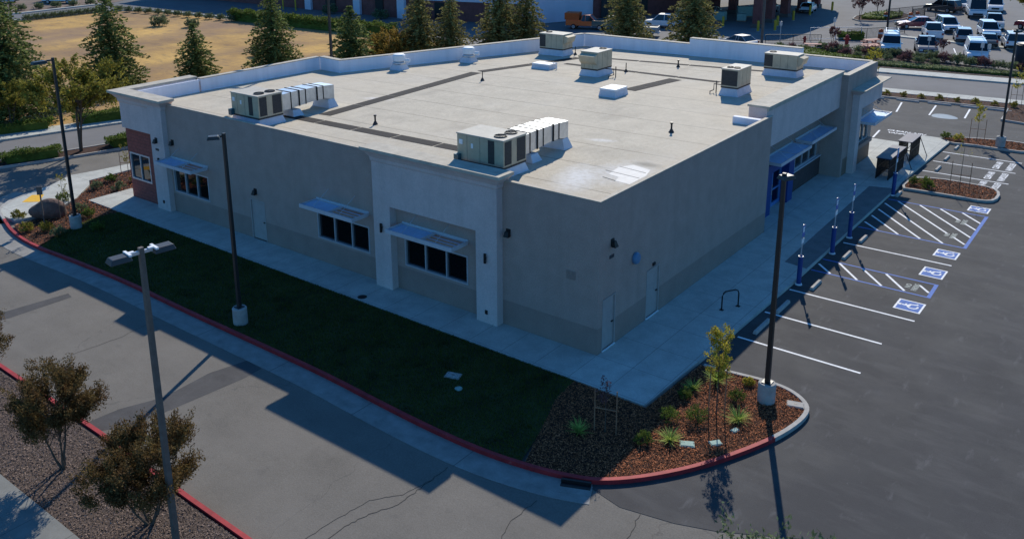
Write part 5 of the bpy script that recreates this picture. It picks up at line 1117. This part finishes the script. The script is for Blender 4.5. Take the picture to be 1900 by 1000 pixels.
vehicle('pickup', WH, 'white pickup seen from behind in the middle of the far lot', -9.0, 90.6, 108)
vehicle('suv', WH, 'white suv facing the camera behind the white pickup', -8.8, 97.3, -62, group='parked vehicles')
vehicle('wagon', SV, 'small silver hatchback seen from behind, right of the white pickup', -5.6, 90.0, 105)
vehicle('sedan', GR, 'dark grey sedan seen from behind in the middle of the far lot', -2.7, 88.0, 105)
vehicle('suv', WH, 'white suv with roof bars facing the camera, behind the dark sedan', -3.9, 95.4, -70)
vehicle('suv', WH, 'white minivan seen from behind near the dark bin', -.2, 88.2, 105)
vehicle('sedan', RD, 'red car beside the white suv at the back of the far lot', -12.6, 98.0, -150)
vehicle('box', WH, 'large white delivery truck facing the camera at the top', -8.9, 114.5, -75)
vehicle('pickup', WH, 'white pickup left of the delivery truck at the top', -12.6, 120.6, -20)
vehicle('pickup', WH, 'white pickup right of the delivery truck at the top', -7.8, 122.0, -80)
vehicle('pickup', SV, 'silver pickup facing the camera below the top right tree', -4.8, 103.5, -75)
vehicle('pickup', RD, 'red pickup cut by the right edge of the picture', .2, 103.8, 150)
vehicle('suv', BK, 'black suv at the top beside the railed island', -13.8, 117.5, 160)
o = vehicle('pickup', OR, 'orange work truck standing by the far loading bay', -47.0, 74.6, 20); MB().box(-2.9, -1.0, -.95, .95, 1.25, 2.1).build('work_box', M['orange'], o)
vehicle('pickup', SV, 'pale pickup behind the conifer and parapet', -38.8, 72.8, 200); vehicle('suv', WH, 'white suv behind the parapet left of the tall conifer', -39.6, 81.0, 195)
vehicle('pickup', (.03, .10, .10), 'dark teal truck half hidden by the conifer beside the orange truck', -43.6, 75.5, 20)
vehicle('sedan', SV, 'silver car roof showing just above the white parapet', -25.0, 71.4, 160)
vehicle('sedan', WH, 'white car parked under the dark canopy', -29.5, 107, 100); vehicle('suv', NV, 'blue suv parked under the dark canopy', -33.8, 103, 100); vehicle('sedan', GR, 'grey car in the deep shade of the canopy', -39.0, 95, 100)
for x, y, k_, c, l in ((-139, 51.0, 'pickup', WH, 'white pickup at the top left beyond the field'), (-148, 45.5, 'sedan', SV, 'silver car at the top left corner'), (-144, 57.5, 'sedan', GR, 'dark car right of the white pickup at the top left'), (-143, 52.0, 'suv', BK, 'black suv behind the white pickup at the top left')): vehicle(k_, c, l, x, y, 35)
# dark bin / trailer at the right edge
t = thing('storage_bin', 'large dark blue storage bin at the right edge beside the parked vans', 'storage bin', (3.2, 75.0, 0), R(12)); MB().lathe([(1.15, 0), (1.2, .1), (1.2, 2.3), (1.15, 2.45), (.3, 2.6)], seg=28).build('tank', mat('bin_navy', (.015, .018, .03), .5, .1, 2), t, True); MB().lathe([(1.24, 2.2), (1.24, 2.35), (1.2, 2.36)], seg=28).build('band', M['black'], t)

# ================================================================== FAR BUILDINGS
FB = thing('shopping_building', 'large brick and white stucco store along the top of the picture', 'building')
def facade(a, b, z0, z1, th, m, nm, par=FB, out=0.0):
    dx, dy = b[0]-a[0], b[1]-a[1]; L = math.hypot(dx, dy); nx, ny = dy/L, -dx/L
    return recalc(MB().prism([(a[0]+nx*out, a[1]+ny*out), (b[0]+nx*out, b[1]+ny*out), (b[0]-nx*th, b[1]-ny*th), (a[0]-nx*th, a[1]-ny*th)], z0, z1).build(nm, m, par))
M['far_white'] = mat('far_stucco', (.72, .66, .72), .95, .05, .5); M['far_brick'] = mat('far_brick', (.22, .075, .065), .95, .15, 1.5, fine=.12)
MB().prism([(-135, 69), (-75, 69.2), (-56, 73.6), (-53.4, 79), (-52, 84), (-41, 102), (-60, 130), (-135, 110)], 0, 8.6).build('wall', M['far_white'], FB)
MB().prism([(-135.3, 68.7), (-75, 68.9), (-55.8, 73.3), (-53.1, 79), (-51.7, 84), (-40.6, 102), (-60, 130.3), (-135.3, 110.3)], 8.6, 9.1).build('cornice', M['slab'], FB)
for a, b in (((-135, 69), (-75.1, 69.2)), ((-74.9, 69.2), (-56, 73.6)), ((-52, 84), (-41, 102))): facade(a, b, 0, 2.7, .0, M['far_brick'], 'brick_band', out=.18)
for (x, y) in ((-95, 69.1), (-84, 69.1), (-75, 69.2), (-60.5, 72.5), (-56, 73.6)): MB().box(x-.7, x+.7, y-.55, y, 0, 8.59).build('pilaster', M['far_white'], FB)
for (x, y, w_) in ((-90, 69.1, 2.2), (-79.5, 69.15, 1.6), (-69, 70.5, 1.8)): MB().box(x-w_/2, x+w_/2, y-.30, y-.2, 0, 2.5).build('door', M['black'], FB)
for y, x in ((86, -50.9), (91, -47.9)): MB().box(x-.1, x+.6, y-1.4, y+1.2, 0, 2.6).build('dock_door', M['coil'], FB)
for i, (x, y) in enumerate(((-98.5, 66.5), (-95.6, 66.6))):
    t = thing('gas_meter_post', ['left yellow post by the far brick wall', 'right yellow post by the far brick wall'][i], 'bollard', (x, y, 0), 0, 'yellow posts by the far brick wall'); MB().lathe([(.12, 0), (.12, 2.2), (.03, 2.28)], seg=10).build('post', M['yel'], t); MB().lathe([(.16, 0), (.14, .05)], seg=10).build('foot', M['yel'], t)
for i, (x, y) in enumerate(((-88, 66.8), (-77, 66.6), (-70, 67.6))): reuse(b1, x, y, 1.5, ['dark shrub against the far brick wall, leftmost of three', 'dark shrub against the far brick wall, middle of three', 'dark shrub against the far brick wall, rightmost of three'][i], 'shrubs against the far brick wall', 0)
# drive-through canopy
CN = thing('canopy', 'deep dark canopy on brown pillars casting a wide shadow at the top', 'canopy')
cp = smoothpoly([(-46, 87.9), (-31.6, 87.9), (-27.4, 87.4), (-27.0, 95.4), (-27.2, 102), (-27.3, 108), (-31, 121), (-46, 121)], 1)
MB().prism(cp, 5.2, 6.6).build('roof', mat('canopy_roof', (.12, .11, .10), .9, .1, 1), CN)
MB().prism([((p[0]+34)*1.01-34, (p[1]-100)*1.01+100) for p in cp], 6.6, 6.9).build('fascia', M['slab'], CN)
for i, (x, y) in enumerate(((-29.3, 87.8), (-30.0, 93.5), (-30.3, 100.0), (-30.4, 107.0), (-30.6, 113.5), (-38, 88.5), (-38, 100), (-38, 112))):
    p = MB().box(x-.55, x+.55, y-.55, y+.55, 0, 5.2).build('pillar', M['far_brick'], CN); MB().box(x-.7, x+.7, y-.7, y+.7, 0, .5).build('pillar_base', M['pole_br'], p)
for i, (x, y) in enumerate(((-27.9, 84.4), (-26.4, 86.2), (-27.7, 90.4), (-27.9, 96.7), (-28.0, 103.5), (-27.0, 110.0), (-33.3, 86.0))):
    t = thing('yellow_bollard', 'yellow bollard at the dark canopy, '+ordn[[1, 2, 3, 4, 5, 6, 0][i]], 'bollard', (x, y, 0), 0, 'yellow bollards at the canopy'); MB().lathe([(.16, 0), (.16, 1.25), (.12, 1.34), (.03, 1.38)], seg=12).build('post', M['yel'], t); MB().lathe([(.22, 0), (.20, .06)], seg=12).build('foot', M['kerb'], t)
# stored goods in the canopy shade
for i, (x, y, w_, h_) in enumerate(((-36, 91, 1.6, 1.3), (-33.5, 92.5, 1.2, 1.0), (-35, 97, 2.0, 1.5), (-41, 90.5, 1.8, 1.5))):
    t = thing('pallet_stack', ['pale pallet stack in the canopy shade, second from the left', 'small pallet stack nearest the canopy pillars', 'large pallet stack behind the others under the canopy', 'pallet stack leftmost under the canopy'][i], 'pallet stack', (x, y, 0), i*.3, 'pallet stacks under the canopy')
    MB().box(-w_/2, w_/2, -.5, .5, .12, h_).build('goods', M['teal'], t, bevel=.04); MB().box(-w_/2-.05, w_/2+.05, -.55, .55, 0, .11).build('pallet', M['stake'], t)
# far lot furniture: railings, construction fence, islands, tables
def railing(a, b, h, m, lab, infill=True):
    dx, dy = b[0]-a[0], b[1]-a[1]; L = math.hypot(dx, dy); t = thing('fence', lab, 'fence', (a[0], a[1], 0), math.atan2(dy, dx), 'fences in the far lot'); mb = MB(); n = max(2, int(L/2.2))
    for i in range(n+1): x = L*i/n; mb.tube([(x, 0, 0), (x, 0, h)], .04, 6)
    mb.tube([(0, 0, h), (L, 0, h)], .035, 6).tube([(0, 0, .2), (L, 0, .2)], .03, 6); mb.build('frame', m, t)
    if infill:
        mb = MB()
        for i in range(int(L/.16)): mb.box(i*.16, i*.16+.03, -.01, .01, .2, h)
        mb.build('bars', m, t)
railing((-20.1, 80.8), (-15.4, 84.6), 1.5, M['alum'], 'pale tall gate frame in front of the canopy shadow', False)
railing((-16.6, 83.3), (-13.4, 87.4), 1.3, M['dark_metal'], 'dark railing left of the black pole in the far lot'); railing((-14.0, 90.6), (-12.6, 92.7), 1.4, M['dark_metal'], 'short dark railing beside the red car')
railing((-17.8, 103.6), (-14.6, 111), 1.5, M['coil'], 'dark fence beside the planted island at the top'); railing((-14.9, 105.6), (-12.1, 112.4), 1.5, M['coil'], 'dark fence with orange ends left of the delivery truck')
railing((-23.8, 76.5), (-18.6, 80.2), .9, M['dark_metal'], 'low dark railing behind the green ground cover')
def drum(x, y, lab, m='orange'):
    t = thing('traffic_barrel', lab, 'barrel', (x, y, 0), 0, 'orange barrels and markers'); MB().lathe([(.32, 0), (.30, .1), (.24, 1.0), (.08, 1.1)], seg=14).build('drum', M[m], t); MB().lathe([(.285, .5), (.27, .7)], seg=14).build('band', M['whitep'], t)
drum(-17.9, 104.0, 'orange barrel at the near end of the dark fence by the island'); drum(-15.1, 105.4, 'orange barrel at the near end of the fence by the truck'); drum(-13.9, 87.2, 'orange barrel right of the black pole'); drum(-14.6, 106.9, 'orange barrel behind another beside the truck fence')
for i, (x, y) in enumerate(((-17.3, 73.6), (-12.2, 76.7), (-13.0, 80.3), (-11.7, 75.9), (5.6, 73.9))):
    l = ['pink picnic table among shrubs behind the parapet', 'pink picnic table left of the ladder rack van', 'pink picnic table behind the dark small tree', 'pale pink bench beside the ladder rack van', 'pink bench at the right edge by the storage bin'][i]
    t = thing('picnic_table', l, 'picnic table', (x, y, .05), R(20+i*15), 'pink picnic tables'); MB().box(-.9, .9, -.38, .38, .70, .76).build('table_top', M['pink'], t)
    for sy in (-.72, .72): MB().box(-.9, .9, sy-.13, sy+.13, .42, .47).build('bench', M['pink'], t)
    MB().box(-.6, -.5, -.7, .7, .0, .42).box(.5, .6, -.7, .7, 0, .42).box(-.58, -.52, -.1, .1, .42, .7).box(.52, .58, -.1, .1, .42, .7).build('trestle', M['pink'], t)
for i, (x, y) in enumerate(((-19.9, 78.5), (-15.4, 79.3))):
    t = thing('fire_hydrant', ['red hydrant behind the green corner planting', 'larger red hydrant stack by the small dark tree'][i], 'hydrant', (x, y, 0), 0, 'red hydrants'); s = 1+.5*i; t.scale = (s, s, s)
    MB().lathe([(.2, 0), (.14, .05), (.13, .6), (.16, .62), (.12, .78), (.03, .85)], seg=14).build('barrel', M['red'], t); MB().tube([(-.25, 0, .5), (.25, 0, .5)], .07, 8).build('nozzle', M['red'], t)
for i, (x, y, h) in enumerate(((-22.6, 77.9, 2.4), (-6.1, 76.0, 2.3), (-.2, 74.3, 2.2), (-1.0, 75.4, 2.1), (-19.0, 86, 2.2))):
    t = thing('sign_post', ['thin sign post at the corner of the green planting', 'grey sign post between the blue pickup and small pale tree', 'grey sign post right of the second white van', 'grey sign post in front of the second white van', 'thin sign post by the pale gate frame'][i], 'sign post', (x, y, 0), 0, 'sign posts of the far lot'); MB().tube([(0, 0, 0), (0, 0, h)], .035, 6).build('post', M['alum'], t); MB().box(-.16, .16, -.05, -.036, h-.5, h).build('plate', M['alum'], t)
island(smoothpoly([(-21.5, 100.5), (-17.5, 101.2), (-15.5, 106), (-16.5, 112), (-20.5, 112.5), (-22.5, 107)], 1), 0)
mass('ground_cover', [(-20.8, 102), (-17.8, 102.4), (-16.6, 107), (-17.4, 111), (-20.2, 111), (-21.4, 107)], .5, 1500, .25, M['hedge'], 211, 'green planting on the kerbed island at the top', 'ground cover')
mass('hedge', [(-17.6, 82.9), (-14.8, 84.2), (-15.6, 86.0), (-18.2, 84.8)], .9, 1500, .2, M['hedge'], 212, 'clipped green bush under the purple tree of the far lot', 'hedge')
for x0, y0, n, st, ang in ((-7.5, 81.8, 4, 2.9, -75), (-13.5, 101.5, 5, 2.9, -75), (-6.3, 93.4, 4, 2.9, -75)):
    for i in range(n):
        x, y = x0+i*st, y0-i*.2; d_ = (math.cos(R(ang)), math.sin(R(ang))); line((x-d_[0]*2.4, y-d_[1]*2.4), (x+d_[0]*2.4, y+d_[1]*2.4), .12, M['stripe'], .008)
tag(MB().prism([(-14, 89.2), (2, 86.0), (2, 86.9), (-14, 90.3)], -.01, .13).build('kerb', M['concrete']), kind='structure')
